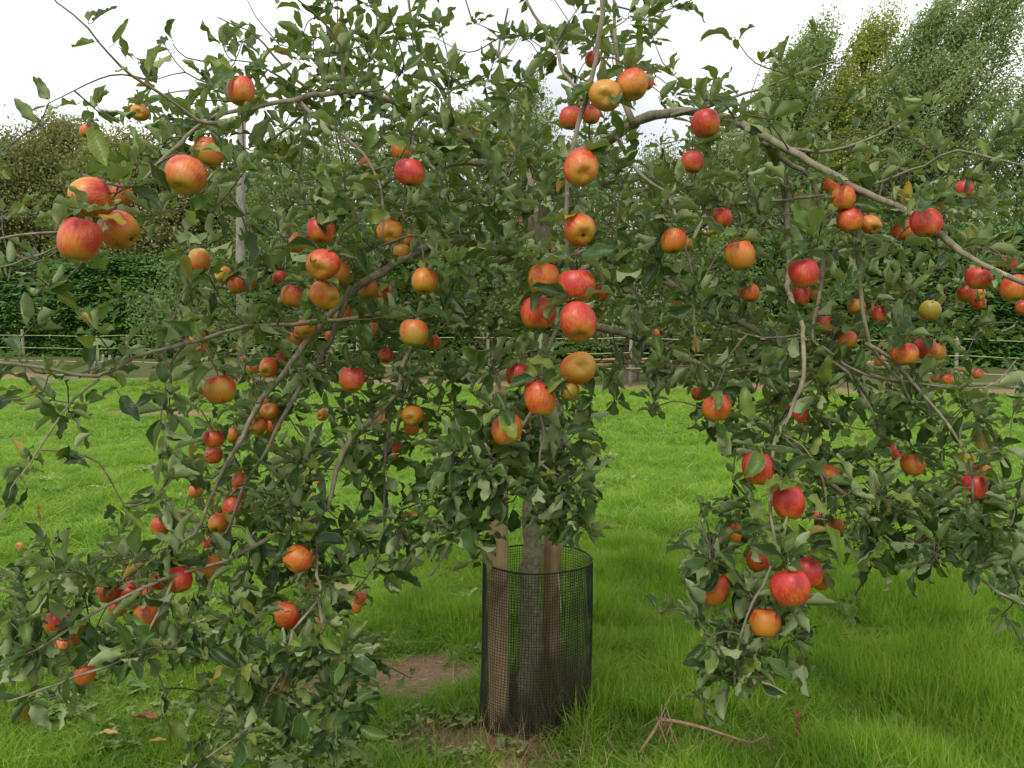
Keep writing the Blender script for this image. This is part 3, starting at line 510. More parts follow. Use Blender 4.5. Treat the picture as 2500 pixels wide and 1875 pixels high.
B = [
 ([(1322,575,3.02),(1350,450,2.95),(1428,372,2.85),(1500,335,2.75),(1551,300,2.7),(1610,285,2.65),(1665,280,2.6),(1780,300,2.5),(1880,345,2.4),(1980,400,2.3),(2080,465,2.25),(2180,510,2.2),(2280,570,2.1),(2400,660,2.0),(2500,705,1.95),(2640,800,1.9)], 34, 13, .5),
 ([(1545,303,2.7),(1524,245,2.75),(1510,160,2.8),(1500,60,2.85),(1490,-60,2.9)], 19, 5, 1.2),
 ([(1308,590,3.02),(1266,475,3.0),(1216,420,3.0),(1146,392,3.0),(1090,400,3.0),(1030,450,2.9),(970,540,2.8),(930,660,2.7),(915,760,2.7)], 30, 8, 1),
 ([(1250,460,3.0),(1180,375,3.05),(1123,297,3.1),(1100,262,3.1),(1073,216,3.1),(1040,150,3.1),(1000,40,3.1),(985,-60,3.1)], 24, 5, 1),
 ([(1216,425,3.0),(1130,330,2.85),(1000,270,2.65),(880,240,2.45),(810,235,2.35),(733,247,2.25),(617,266,2.1),(529,297,2.0),(450,345,1.9),(401,386,1.8),(328,459,1.7),(262,446,1.65)], 26, 7, .8),
 ([(733,247,2.25),(775,290,2.25),(850,345,2.2),(905,420,2.2),(935,520,2.15),(930,600,2.15)], 15, 5, 1),
 ([(1020,390,2.4),(1061,405,2.35),(1096,501),(1135,598,2.35)], 8, 4, 1),
 ([(1130,330,2.85),(1080,350,2.6),(1035,380,2.4)], 12, 8, 1),
 ([(745,250,2.3),(735,380),(728,500,2.35)], 8, 5, .3),
 ([(760,262,2.35),(725,285),(640,359,2.4),(560,430,2.4)], 9, 4, .8),
 ([(143,0,1.75),(216,66),(270,120),(328,177),(370,208),(424,247),(478,285),(530,300,1.98)][::-1] + [(100,-60,1.72)], 11, 3.5, 0),
 ([(532,42,2.1),(602,77),(648,108),(720,190),(790,238,2.3)][::-1], 9, 3, .7),
 ([(725,0,2.2),(775,42),(826,108),(850,238,2.4)][::-1] + [(690,-50,2.15)], 9, 4, .7),
 ([(532,154,2.2),(617,154),(714,212),(775,242,2.3)][::-1], 8, 3, .8),
 ([(960,760,2.65),(860,770,2.4),(700,780,2.25),(560,800,2.1),(420,850,1.95),(330,880,1.9),(240,925,1.85),(120,905,1.8),(0,890,1.75),(-150,860,1.7)], 14, 9, .7),
 ([(240,925,1.85),(180,965),(120,1050,1.8),(75,1130),(30,1190,1.75),(20,1220)], 8, 3, .8),
 ([(-120,864,1.7),(-180,720,1.65),(-120,620,1.6),(0,583,1.6),(70,572,1.6),(140,567,1.6),(190,545,1.6)], 9, 6, .7),
 ([(-140,640,1.62),(0,648,1.65),(60,630),(140,605,1.65),(220,600)], 7, 4, .8),
 ([(-60,875,1.72),(0,974,1.8),(96,959,1.8)], 6, 3, .8),
 ([(1300,640,3.0),(1258,622,2.95),(1170,588,2.85),(1060,600,2.75),(950,640,2.65),(860,700,2.55),(790,770,2.5),(725,850,2.45),(687,909),(637,966,2.4),(594,1055,2.35),(560,1113,2.3),(520,1200,2.25),(470,1300,2.2),(400,1340,2.15)], 32, 8, 1.2),
 ([(860,700,2.55),(810,830,2.55),(772,900,2.55),(725,966),(675,1055,2.45),(637,1128),(602,1180,2.4),(560,1290,2.35),(480,1390,2.3)], 18, 6, .8),
 ([(1060,600,2.75),(1035,700,2.65),(1015,780,2.55),(996,847,2.5),(973,900),(957,966,2.4),(888,1036,2.3),(849,1074),(810,1150),(787,1237,2.2),(720,1270),(675,1285,2.15),(540,1350),(463,1374,2.1),(332,1424,2.0),(200,1500,1.95),(90,1580),(0,1620,1.9),(-80,1650)], 18, 8, 1.3),
 ([(787,1237,2.2),(770,1300,2.15),(772,1405,2.05),(775,1455,2.0),(714,1540,1.95)], 12, 7, .6),
 ([(775,1455,2.0),(802,1582,1.97),(822,1632),(828,1750,1.92),(818,1890,1.88)], 9, 4, 1),
 ([(957,966,2.4),(946,1063,2.38),(938,1217,2.35),(930,1340,2.3),(870,1440)], 11, 4, .8),
 ([(1000,850,2.5),(984,962,2.45),(960,1090),(900,1180,2.4),(850,1290,2.35)], 10, 4, .8),
 ([(440,1385,2.08),(386,1501,1.98),(316,1609,1.9),(180,1650),(20,1713,1.82)], 9, 5, .9),
 ([(714,1540,1.95),(690,1640,1.9),(652,1694,1.85),(617,1763,1.8),(563,1814,1.76),(475,1870,1.7),(430,1930,1.68)], 10, 5, 1.0),
 ([(1455,365,2.75),(1420,368,2.5),(1378,372,2.0)], 14, 11, 0),
 ([(1480,-60,2.0),(1455,80),(1440,140,2.0),(1428,208,2.0),(1401,285,2.0),(1378,370,2.0),(1370,455,2.0),(1366,580,2.0),(1368,700,2.0),(1366,766,2.0),(1331,816,2.0),(1310,900,2.0),(1290,1000,2.0),(1230,1080,2.02),(1170,1180),(1115,1274,2.05),(1081,1350),(1046,1408,2.08)][::-1], 7, 14, .35),
 ([(1300,950,2.0),(1330,1060,2.0),(1320,1135),(1385,1170),(1410,1210,2.0),(1440,1290)], 9, 4, .9),
 ([(1270,1020,2.02),(1210,1070,2.05),(1170,1130),(1168,1215,2.05)], 8, 4, .9),
 ([(1281,-40,2.45),(1290,10),(1324,69),(1347,104,2.4),(1380,190,2.2),(1420,240,2.02)][::-1], 10, 7, .5),
 ([(1640,285,2.6),(1739,255,2.5),(1889,200,2.4),(1997,162,2.35),(2040,150)], 12, 4, .8),
 ([(1870,340,2.42),(1912,355,2.4),(1997,366,2.3),(2113,336,2.25),(2209,285,2.2),(2329,185,2.1)], 13, 4, .8),
 ([(1735,510,2.6),(1746,505,2.6),(1860,492),(1990,482,2.4),(2113,459,2.3),(2267,397,2.2),(2344,359,2.15),(2500,405,2.1),(2600,420)][::1], 9, 6, .8),
 ([(1330,700,3.0),(1420,660,2.95),(1486,617,2.9),(1544,594),(1613,579,2.85),(1700,560,2.8),(1760,505,2.7)], 24, 9, .9),
 ([(1335,790,3.0),(1459,793,2.9),(1563,828,2.8),(1640,866,2.75),(1720,900,2.7),(1800,960,2.6),(1843,1020,2.5),(1943,1094,2.4)], 27, 9, .8),
 ([(1335,640,3.0),(1450,620,3.0),(1582,666,2.9),(1679,712,2.85),(1739,743,2.8),(1850,800,2.7),(2009,885,2.6),(2113,905,2.5),(2229,932,2.4),(2460,940,2.3),(2560,960)], 28, 8, .8),
 ([(1875,350,2.45),(1915,430,2.65),(1925,520,2.7),(1930,640,2.55),(1935,735,2.2),(1955,824,2.05),(1959,928,2.0),(1939,986),(1897,1063,2.0),(1881,1098),(1870,1179,1.95),(1874,1237),(1881,1293,1.9),(1893,1335,1.9),(1865,1430),(1825,1500,1.9),(1800,1600),(1795,1700,1.9)], 22, 6, .55),
 ([(1866,345,2.45),(1939,405,2.5),(1990,436,2.5),(2005,500),(2010,571,2.5),(2000,700),(1986,831,2.4),(2074,909),(2113,966),(2144,1044,2.3)], 16, 7, .8),
 ([(2090,470,2.3),(2085,650,2.35),(2113,839,2.3),(2190,932),(2229,990,2.25)], 13, 8, .8),
 ([(2113,839,2.3),(2178,878),(2267,974,2.2),(2317,1036),(2364,1132,2.15),(2375,1230)], 11, 7, .8),
 ([(2000,850,2.4),(2080,905,2.35),(2200,930),(2400,945,2.25),(2480,880)], 8, 4, .8),
 ([(1943,1094,2.4),(2060,1200,2.35),(2159,1285,2.25),(2275,1347,2.2),(2375,1397),(2441,1451,2.1),(2499,1478),(2620,1560)], 12, 8, .7),
 ([(1900,1060,2.0),(1960,1090),(2010,1170),(2020,1270,2.0)], 7, 3, .9),
 ([(1500,335,2.75),(1560,420,2.6),(1640,480,2.5),(1665,560,2.4),(1690,700,2.3),(1700,860,2.3)], 12, 5, .8),
 ([(1180,375,3.05),(1000,420,3.3),(850,500,3.5),(700,560,3.6)], 18, 6, 1),
 ([(1350,450,2.95),(1500,440,3.4),(1700,400,3.7),(1900,560,3.8),(2100,640,3.8)], 20, 6, 1),
 ([(1258,622,2.95),(1100,700,3.3),(1000,740,3.4),(860,760,3.5),(740,720,3.6)], 20, 6, 1),
 ([(1320,540,3.0),(1280,400,3.3),(1230,250,3.4),(1220,120,3.5),(1240,20,3.5)], 22, 5, .9),
]
for pts, w0, w1, lf in B: branch('branch', pts, w0, w1, lf)

# ------------------------------------------------------------------ apples (x, y, diameter in 2212-wide photo pixels)
# r redness, g greenness, s scab, o where the eye end points: right, up, towards camera
AP = '''198,427,86,.35,.1,.1|-.9,-.3,.3|big yellow-red striped apple, uppermost of the three hanging at the tree's outer tip
258,497,82,.55,.35,.5|.8,-.6,.1|big apple with a black scab mark on its shoulder, in the cluster of three
172,517,90,.7,.1,.1|-.2,-1,.2|big round red apple lowest in the cluster of three at the outer tip
302,243,38,.2,.4,.1|.3,-.3,1|small yellow-orange apple with dark eye just below the long bare shoot
521,197,60,.45,.2,.3|0,-1,.3|apple crossed by a leafy twig high against the white sky
402,379,84,.5,.3,.2|-.1,-.8,.6|large striped apple with a leaf across its lower side, beside the three hanging ones
452,328,60,.4,.5,.2|0,-1,.2|orange streaked apple tucked under the pale upper limb
262,420,48,.4,.1,.0|0,-1,.3|orange apple hidden by leaves just behind the big cluster of three
186,283,26,.3,.1,.0|0,-1,.3|sliver of orange apple behind a long dark leaf near the sky edge
693,498,58,.75,.1,.1|.1,-.9,.3|red apple with a dark leaf over its side, above a shiny red one
646,525,44,.5,.1,.1|-.3,-.9,.2|small orange-pink apple left of the leaf-covered red one
697,572,70,.85,.1,.1|-.1,-.5,1|shiny deep red apple with its eye facing out, in the dense left clump
702,638,62,.3,.3,.2|.6,-.4,.4|orange apple directly beneath the shiny deep red one
733,588,44,.3,.2,.8|0,-1,.3|dull brownish apple half hidden behind the shiny deep red one
886,373,62,.95,.0,.0|0,-1,.1|bright pinkish red apple under broad leaves in the upper crown
866,328,44,.35,.1,.0|0,-1,.2|orange apple peeping out above the bright pinkish red one
790,352,26,.6,.0,.0|0,-1,.2|small red patch of an apple behind a pale leaf in the upper crown
842,501,54,.1,.1,.9|.1,-.5,.8|bronze-brown russet apple hanging at the end of a dark twig
868,546,38,-.4,.3,.0|0,-1,.2|clear yellow apple beneath the bronze-brown one
880,520,28,.2,.1,.0|0,-1,.2|small orange apple between the bronze-brown and the clear yellow one
431,562,46,.1,.3,.3|0,1,.3|knobbly yellow-pink apple under a twig in front of the hedge
483,594,38,.1,.3,.1|-.5,.1,.6|small yellow-pink apple just left of a joined pair before the hedge
510,617,38,.4,.2,.1|0,-1,.2|left fruit of a joined striped pair before the hedge
536,610,36,.3,.4,.1|.4,-.9,.2|right fruit of a joined striped pair before the hedge
605,602,34,.6,.0,.0|0,-1,.2|pinkish apple edge beside a round dark leaf in the dense left clump
632,640,48,.35,.1,.1|0,-1,.2|orange apple behind curled pale leaves in the dense left clump
626,715,32,.55,.1,.0|-.4,-.9,.2|small pink apple leftmost of three clustered above the thick drooping limb
659,711,44,.4,.2,.1|.3,-.5,.6|shiny orange apple rightmost of three clustered above the thick drooping limb
639,732,40,.2,.4,.1|0,-1,.2|orange-yellow apple lowest of three clustered above the thick drooping limb
742,682,40,.2,.3,.5|.2,-.8,.5|scarred orange apple right of the cluster of three on the drooping limb
796,626,40,.1,.5,.0|0,-1,.3|yellow-orange apple beside a hanging dark leaf above the blistered leaf
834,633,34,.4,.1,.0|0,-1,.3|orange-pink apple touching a dark twig above the blistered leaf
895,719,60,.05,.75,.1|0,-1,.2|large yellow-green apple with faint stripes above the light limb
938,740,30,.7,.0,.0|.3,-1,.2|small red oblong apple right of the large yellow-green one
802,713,30,.0,.3,.0|0,-1,.3|small yellow apple left of the large yellow-green one
712,726,24,.6,.0,.8|0,-1,.3|dark red shaded apple deep in the dense left clump
917,608,60,.1,.4,.3|0,-.9,.4|yellow-orange apple with a small round leaf in front of it
834,769,32,.8,.0,.9|0,-.7,.7|small shrivelled dark red apple beside the light mossy limb
760,820,56,.75,.15,.0|.1,-.9,.4|glossy red-orange apple hanging alone just above the grass line on the left
427,730,34,.6,.1,.1|-.3,-.5,.4|pinkish apple at the twig crossing in front of the hedge foot
436,750,26,.4,.1,.0|0,-1,.3|small orange apple just below the pinkish one at the twig crossing
580,794,42,.6,.1,.1|0,-.5,.9|round red apple with brown eye next to the thick drooping limb
544,795,24,.4,.1,.5|0,-1,.3|small dull orange apple left of the round red one by the drooping limb
606,775,34,.8,.0,.0|0,-1,.3|long red apple lying behind the thick drooping limb
476,842,66,.2,.75,.1|.2,-1,.1|big yellow-green and orange apple half covered by a dark leaf by the earth strip
582,889,40,.45,.1,.1|.1,.3,.7|upper fruit of the tight orange bunch on the drooping limb
558,920,40,.25,.3,.1|-.3,-.6,.8|lower left fruit of the tight orange bunch on the drooping limb
590,920,36,.45,.1,.1|.6,-.8,.1|lower right fruit of the tight orange bunch on the drooping limb
577,868,30,.4,.1,.4|0,-1,.2|orange fruit behind the top of the tight orange bunch
697,896,26,.1,.3,.7|-.3,-.1,1|small brownish yellow apple with dark eye over the open grass
461,948,42,.7,.1,.1|.2,-1,.2|round red apple uppermost of two beside the steep grey limb
462,984,38,.6,.1,.1|0,-1,.3|red apple with a leaf in front, just under the round one by the steep limb
505,940,34,.1,.4,.0|0,-1,.3|pale orange apple behind the steep grey limb
520,1038,38,.6,.05,.0|0,-1,.2|red-orange apple at the top of a column of four
520,1062,36,.5,.2,.1|0,-1,.3|orange-red apple second in the column of four
503,1097,42,.5,.1,.1|.3,-.6,.3|round orange-red apple third in the column of four
472,1131,44,.3,.1,.1|0,-.6,.8|orange apple with dotted skin, lowest in the column of four
422,1062,28,.3,.2,.2|0,-1,.3|small orange apple inside leaves left of the column of four
399,1113,22,.5,.1,.1|0,-1,.3|tiny orange apple at the leaf edge left of the column of four
346,1137,40,.6,.1,.1|-.3,-1,.2|red apple half behind a leaf at the outer side of the lower left boughs
447,1172,26,.85,.0,.0|0,-1,.2|small crimson apple under the lowest fruit of the column of four
828,905,40,.25,.2,.1|0,-1,.2|plain orange apple behind the light grey limb over the grass
891,899,48,.2,.2,.2|-.1,-.2,1|orange apple with its dark eye facing out, over the grass
889,925,34,.2,.3,.0|0,-1,.2|orange apple just underneath the one with its dark eye facing out
859,965,30,.6,.0,.0|0,-1,.2|small red apple on the thin hanging stem over the grass
851,985,20,.1,.4,.0|0,-1,.2|tiny yellow-orange apple beneath the small red one on the hanging stem
456,1225,50,.15,.4,.4|0,-1,.2|big dull orange apple shaded under the low bough
386,1252,60,.95,.0,.0|.4,-1,.3|brightest red apple of the low left bough, with a leaf lying on its top
341,1256,38,.8,.05,.0|-.3,-1,.2|small red apple touching the brightest red one on its outer side
234,1276,52,.6,.1,.1|-.8,-.3,.2|rosy apple at the outer end of the row of four on the low bough
282,1280,48,.85,.0,.1|.7,-.4,.2|oval red apple second in the row of four on the low bough
313,1277,26,.6,.0,.4|.4,-.5,.4|smallest apple of the row of four on the low bough
257,1312,40,.4,.2,.0|0,-1,.2|orange-red apple hanging under the row of four on the low bough
123,1342,50,.75,.05,.0|-.4,-.8,.2|pink-red apple nearer the frame edge of the outermost low pair
163,1367,48,.6,.0,.1|.3,-.9,.2|round orange-red apple with a pale leaf on it, of the outermost low pair
135,1395,30,.2,.2,.0|0,-1,.2|orange apple in shade below the outermost low pair
316,1331,54,.25,.3,.0|0,-1,.2|orange apple mostly hidden by a dark leaf under the row of four
184,1456,46,.35,.1,.1|.3,-1,.1|lowest orange apple of the left boughs, partly behind a leaf above the grass
643,1207,62,.4,.25,.1|-.6,-.5,.5|striped orange-red apple crossed by a pointed dark leaf above the forked twig
619,1329,60,.6,.3,.1|-1,-.1,.4|red and yellow apple with its hollow turned sideways, beside the forked twig
778,1291,26,.6,.0,.0|0,-1,.2|small red apple in leaves left of the tree guard, upper of two
770,1312,26,.1,.1,.5|0,-1,.2|small brown-orange apple in leaves left of the tree guard, lower of two
690,1040,16,.7,.0,.0|0,-1,.2|tiny red apple in the leaves between two left limbs
1255,362,74,.75,.3,.05|.1,-.5,.9|tall pink-red apple with dark eye, topmost on the front stem below the fork
1252,497,70,.55,.35,.05|.2,-.45,.9|red and yellow apple with leaf tip over its eye, below the tall pink-red one
1174,602,70,.3,.15,.05|0,-1,.1|orange apple, upper left fruit of the central bunch of four
1245,616,78,.8,.05,.1|.1,-1,.0|red apple with pale scratches, upper right fruit of the central bunch of four
1163,676,74,.85,.05,.0|-.1,-1,.1|round red apple, lower left fruit of the central bunch of four
1249,696,82,.85,.1,.05|.1,-.85,.6|largest red apple, lower right fruit of the central bunch of four
1250,795,74,.3,.4,.05|.05,.15,1|apple turned with its pale eye straight outward, below the central bunch
1167,860,70,.45,.2,.1|0,-1,.1|orange-red apple hanging just in front of the tree trunk
1118,810,54,.7,.1,.0|-.2,-1,.2|red apple behind a yellowing leaf near the trunk
1096,928,68,.25,.5,.05|.2,-1,.1|orange-green apple with a leaf on its cap, hanging before the pale stake
1231,847,42,-.5,.85,.0|0,-1,.2|green-yellow apple hidden beneath the one with the outward eye
1268,826,32,.1,.5,.0|0,-1,.2|sliver of orange-yellow apple behind the one with the outward eye
1308,206,68,.15,.4,.2|-.1,-.35,1|yellow-orange apple with open dark eye in the bunch near the sky
1367,183,66,.35,.3,.15|.1,-.9,.3|orange striped apple half under a curled leaf in the bunch near the sky
1397,177,32,.85,.0,.0|.3,-1,.1|small red apple behind the striped one in the bunch near the sky
1281,128,34,.9,.0,.0|0,-1,.1|pink-red apple almost hidden under the topmost leaf rosette
1233,255,50,.75,.0,.1|-.1,-1,.1|red apple behind the bare front stem in the sky gap
1276,248,40,.65,.05,.1|.1,-1,.2|small red-orange apple right of the bare front stem in the sky gap
1524,267,62,.85,.2,.05|.1,-1,.0|single round red apple hanging below the arching limb's bend
1496,350,46,.75,.2,.0|0,-1,.2|pink-red apple beneath the single round one at the limb's bend
1300,634,32,.8,.1,.1|0,-1,.2|small dark red apple just right of the central bunch
1135,481,28,.5,.1,.0|0,-1,.2|orange-red apple tucked beside the mossy limb left of the front stem
1455,521,54,.3,.1,.1|0,-1,.2|wide orange apple hanging under a horizontal branch right of centre
1482,529,30,.0,.5,.1|.2,-1,.2|yellow-orange apple half behind the wide orange one
1560,472,44,.75,.0,.2|0,-1,.2|red apple in two patches behind leaves right of centre
1600,552,62,.15,.35,.2|.2,-1,.1|large yellow and orange apple with bitten top right of centre
1736,590,62,.95,.0,.0|.2,-1,.1|pink and red apple behind a pale leaf atop the bare vertical limb
1730,640,38,.8,.0,.1|-.1,-1,.1|red oblong apple below the pink one by the vertical limb
1752,628,30,.3,.2,.0|0,-1,.1|orange apple edge behind the pink one by the vertical limb
1619,632,42,.35,.0,.1|0,-1,.2|flat orange apple capped with a dark leaf above a leaf rosette
1549,881,62,.4,.3,.05|.1,-1,.0|orange-yellow striped apple at the grass line right of the trunk
1508,851,32,.6,.1,.2|0,-1,.1|small red apple behind leaves just above the orange-yellow striped one
1417,720,16,.6,.0,.0|0,-1,.1|tiny red fruit on the thick limb right of the central bunch
1803,400,44,.35,.15,.4|.6,-.5,.3|brownish orange apple with cracked top against the arching limb
1822,430,52,.4,.3,.1|0,-1,.2|orange apple under the cracked one, crossed by a thin branch
1836,476,52,.65,.1,.1|.2,-.9,.2|dull red apple left fruit of the side-by-side pair above the hedge
1881,486,42,.4,.3,.1|.1,-.5,.8|orange apple with dark eye, right fruit of the side-by-side pair above the hedge
1950,497,46,.7,.1,.1|0,-1,.2|red apple behind a grey-green leaf, touching a brighter one on the limb
2000,481,62,.85,.15,.0|.1,-1,.2|bright red apple with a leaf sprig across it on the arching limb
2083,408,34,.9,.0,.0|0,-1,.2|pink apple hidden among leaves above the arching limb near the frame edge
2115,600,52,.8,.1,.0|0,-1,.2|red apple hanging directly under the end of the arching limb
2088,634,40,.75,.0,.1|-.2,-1,.2|outer dull red apple of the bunch beneath the arching limb's end
2109,633,34,.75,.0,.1|.2,-.3,.9|middle dull red apple of the bunch beneath the arching limb's end
2112,654,32,.8,.0,.1|.2,-1,.2|lowest bitten red apple of the bunch beneath the arching limb's end
2192,622,56,.4,.3,.0|0,-1,.2|orange striped apple crossed by the arching limb at the frame edge
2210,664,34,.6,.0,.0|0,-1,.2|red apple cut by the frame edge under the orange striped one
2180,567,34,.85,.0,.0|0,-1,.2|red apple above the arching limb near the frame edge
1850,663,38,.0,.4,.0|-.1,-1,.2|yellow-orange apple left fruit of a touching pair before the hedge on the right
1872,667,34,.1,.4,.0|.2,-1,.2|yellow-orange apple right fruit of a touching pair before the hedge on the right
1902,679,38,.7,.1,.1|0,-1,.2|pink-red apple right beside the touching yellow-orange pair
2010,671,46,-.5,.95,.6|0,.8,.3|olive-green spotted apple standing alone in front of the hedge
1783,703,42,.45,.1,.1|0,-1,.2|orange apple at the inner side of the leafy knot by the vertical limb
1828,735,44,.35,.4,.2|0,-1,.2|orange apple tilted under leaves by the leafy knot
1955,765,54,.45,.2,.3|.1,-1,.3|large dull orange apple behind a glossy red one, low before the hedge
1998,752,48,.8,.15,.0|.3,-.9,.1|glossy red apple on the forked stems before the hedge
2022,762,42,-.1,.5,.3|.3,-1,.1|shaded yellow-brown apple behind the glossy red one
1900,779,22,.1,.2,.3|0,-1,.2|tiny orange fruit in the brown tuft on the forked stems
2044,822,32,.45,.0,.1|0,-1,.2|small orange-red apple above the grass line near the right fence stake
2023,815,26,.4,.3,.3|0,-1,.2|tiny dull apple left of the small orange-red one near the right stake
2111,807,22,.5,.1,.1|0,-1,.2|tiny reddish fruit on a thin twig near the right stake
1688,871,32,.4,.0,.2|0,-1,.2|orange apple among leaves close to the inner side of the bare vertical limb
1723,893,46,.85,.05,.0|.1,-1,.1|pink-red apple just outside the bare vertical limb at the grass line
1636,1012,68,.9,.0,.0|0,-1,.1|large round red apple with a leaf on its shoulder, over the bright grass
1703,1085,72,1,.0,.0|0,-1,.1|large crimson apple crossed by leaves below the round red one
1790,1026,46,.45,.2,.1|-.2,-.5,.8|orange-red apple with eye turned down, alone between the lower right boughs
1922,973,28,.75,.0,.1|-.3,-.8,.2|small red fruit, inner one of the cracked pair on the lower right boughs
1939,984,26,.7,.0,.1|.3,-.9,.2|small red fruit, outer one of the cracked pair on the lower right boughs
1971,1003,48,.25,.2,.1|0,-1,.2|orange apple shaded under dark leaves below the cracked pair
2124,1022,42,.25,.1,.1|.1,.1,1|orange apple showing its open end, near the outer right boughs
2107,1051,50,.9,.0,.0|.1,-1,.1|red apple with a folded pale-edged leaf, beneath the one showing its open end
2078,1040,24,.5,.1,.1|0,-1,.2|small dull orange apple inward of the folded-leaf one
1775,1130,32,.75,.0,.1|0,-.6,.6|small round red apple above the long low branch
1806,1137,38,.35,.1,.1|0,-1,.2|orange apple under leaves beside the small round red one
1760,1112,20,.2,.2,.1|0,-1,.2|tiny yellowish orange apple above the small round red one
1708,1270,84,.85,.15,.0|.1,-1,.1|biggest red apple of the lowest right cluster, with a leaf on its top
1743,1236,66,.95,.1,.0|.3,-1,.1|pink-red apple behind the biggest one of the lowest right cluster
1772,1256,38,.6,.1,.1|.3,-1,.1|small red apple at the outer edge of the lowest right cluster
1546,1273,64,.4,.15,.0|-.1,-1,.1|orange apple split by a dark leaf in the lowest right cluster
1640,1214,56,.55,.05,.1|0,-1,.1|red-orange apple hidden behind leaves inside the lowest right cluster
1590,1152,42,.25,.2,.0|0,-1,.1|orange apple behind leaves at the upper side of the lowest right cluster
1653,1345,68,.05,.2,.25|-.1,-.9,.2|plain golden orange apple, lowest of all in the right cluster'''
APPLES = []
for ln in AP.split('\n'):
    a, o, lb = ln.split('|'); x, y, d, r, g, s = map(float, a.split(',')); x *= 2500 / 2212; y *= 2500 / 2212; d *= 2500 / 2212
    o = np.array([float(q) for q in o.split(',')]); D = np.clip(0.036 + 0.00050 * d, 0.036, 0.080)
    APPLES.append([x, y, d, D, F_PX * D / d, r, g, s, o, lb])
def apple_mesh(k):
    n, m = 28, 18; th = np.arange(n) / n * 2 * np.pi; ph = np.linspace(0, math.pi, m)
    # outline: dimple at the stalk (top), five-lobed shallow basin at the eye (bottom)
    V = []
    for p in ph:
        s, c_ = math.sin(p), math.cos(p)
        rr = s ** 0.92 * (1.0 + 0.06 * c_)
        zz = 1.0 * c_ * (1.0 + 0.02 * k)
        zz -= 0.36 * math.exp(-(p / 0.38) ** 2); zz += 0.27 * math.exp(-((math.pi - p) / 0.36) ** 2)
        for a in th:
            lob = 1 + 0.035 * math.cos(5 * a + k) * max(0, -c_) ** 1.5 + 0.045 * math.cos(2 * a + k * 1.7) + 0.025 * math.cos(3 * a + k) + 0.05 * math.cos(a + k * 2) * c_
            V.append((rr * lob * math.cos(a), rr * lob * math.sin(a), zz + 0.035 * math.cos(5 * a + k) * max(0, -c_) * s + 0.08 * math.cos(a + k) * s))
    i = (np.arange(m - 1)[:, None] * n + np.arange(n)); j = (np.arange(m - 1)[:, None] * n + (np.arange(n) + 1) % n)
    f = np.stack([i, i + n, j + n, j], -1).reshape(-1, 4)
    me = mesh('apple', np.array(V), f); me.materials.append(M['apple']); return me
AM = [apple_mesh(k) for k in range(7)]
cb = MB()
for k in range(5):
    a = k * 2 * math.pi / 5; c_, s_ = math.cos(a), math.sin(a); c2, s2 = -s_, c_
    cb.add([(0, 0, -.74), (.07 * c_ + .05 * c2, .07 * s_ + .05 * s2, -.76), (.13 * c_, .13 * s_, -.85), (.07 * c_ - .05 * c2, .07 * s_ - .05 * s2, -.76)], [(0, 1, 2, 3)])
cb.tube([(0, 0, -.68), (0, 0, -.78)], [.085, .05], 8)
st = MB(); st.tube(spline([(0, 0, .5), (.02, 0, .75), (.07, .02, 1.0), (.16, .04, 1.22)], .1), .035, 6)
CM = mesh('calyx', np.vstack(cb.v), [tuple(int(q) for q in ff) for f in cb.f for ff in f]); CM.materials.append(M['calyx'])
SM = mesh('stem', np.vstack(st.v), [tuple(int(q) for q in ff) for f in st.f for ff in f]); SM.materials.append(M['twig'])
SPURS = []
for k, A in enumerate(APPLES):
    x, y, d, D, Y, r, g, s, o, lb = A; p = at(x, y, Y)
    dirw = unit(o[0] * RT + o[1] * np.array([0, 0, 1.0]) + o[2] * np.array([0, -1.0, 0]))      # eye direction in the world
    q = Vector(-dirw).to_track_quat('Z', 'Y'); ob = bpy.data.objects.new('apple', AM[k % 7]); COL.objects.link(ob)
    ob.location = p; ob.rotation_mode = 'QUATERNION'; ob.rotation_quaternion = q @ Matrix.Rotation(rng.uniform(0, 6.28), 4, 'Z').to_quaternion()
    z_ = 1.02 + 0.05 * rng.standard_normal(); ob.scale = (D / 2 * 1.0, D / 2 * 1.0, D / 2 * np.clip(z_, 0.94, 1.12))
    ob.color = (r * 0.66 + 0.15, g, s, 1)
    tag(ob, lb, 'apple', 'apples hanging on the tree')
    for nm, me in (('calyx', CM), ('stem', SM)):
        c_ = bpy.data.objects.new(nm, me); COL.objects.link(c_); c_.parent = ob
    SPURS.append(p - dirw * D * 0.60)
AX = np.array([[a[0], a[1], a[2] / 2, a[4]] for a in APPLES])

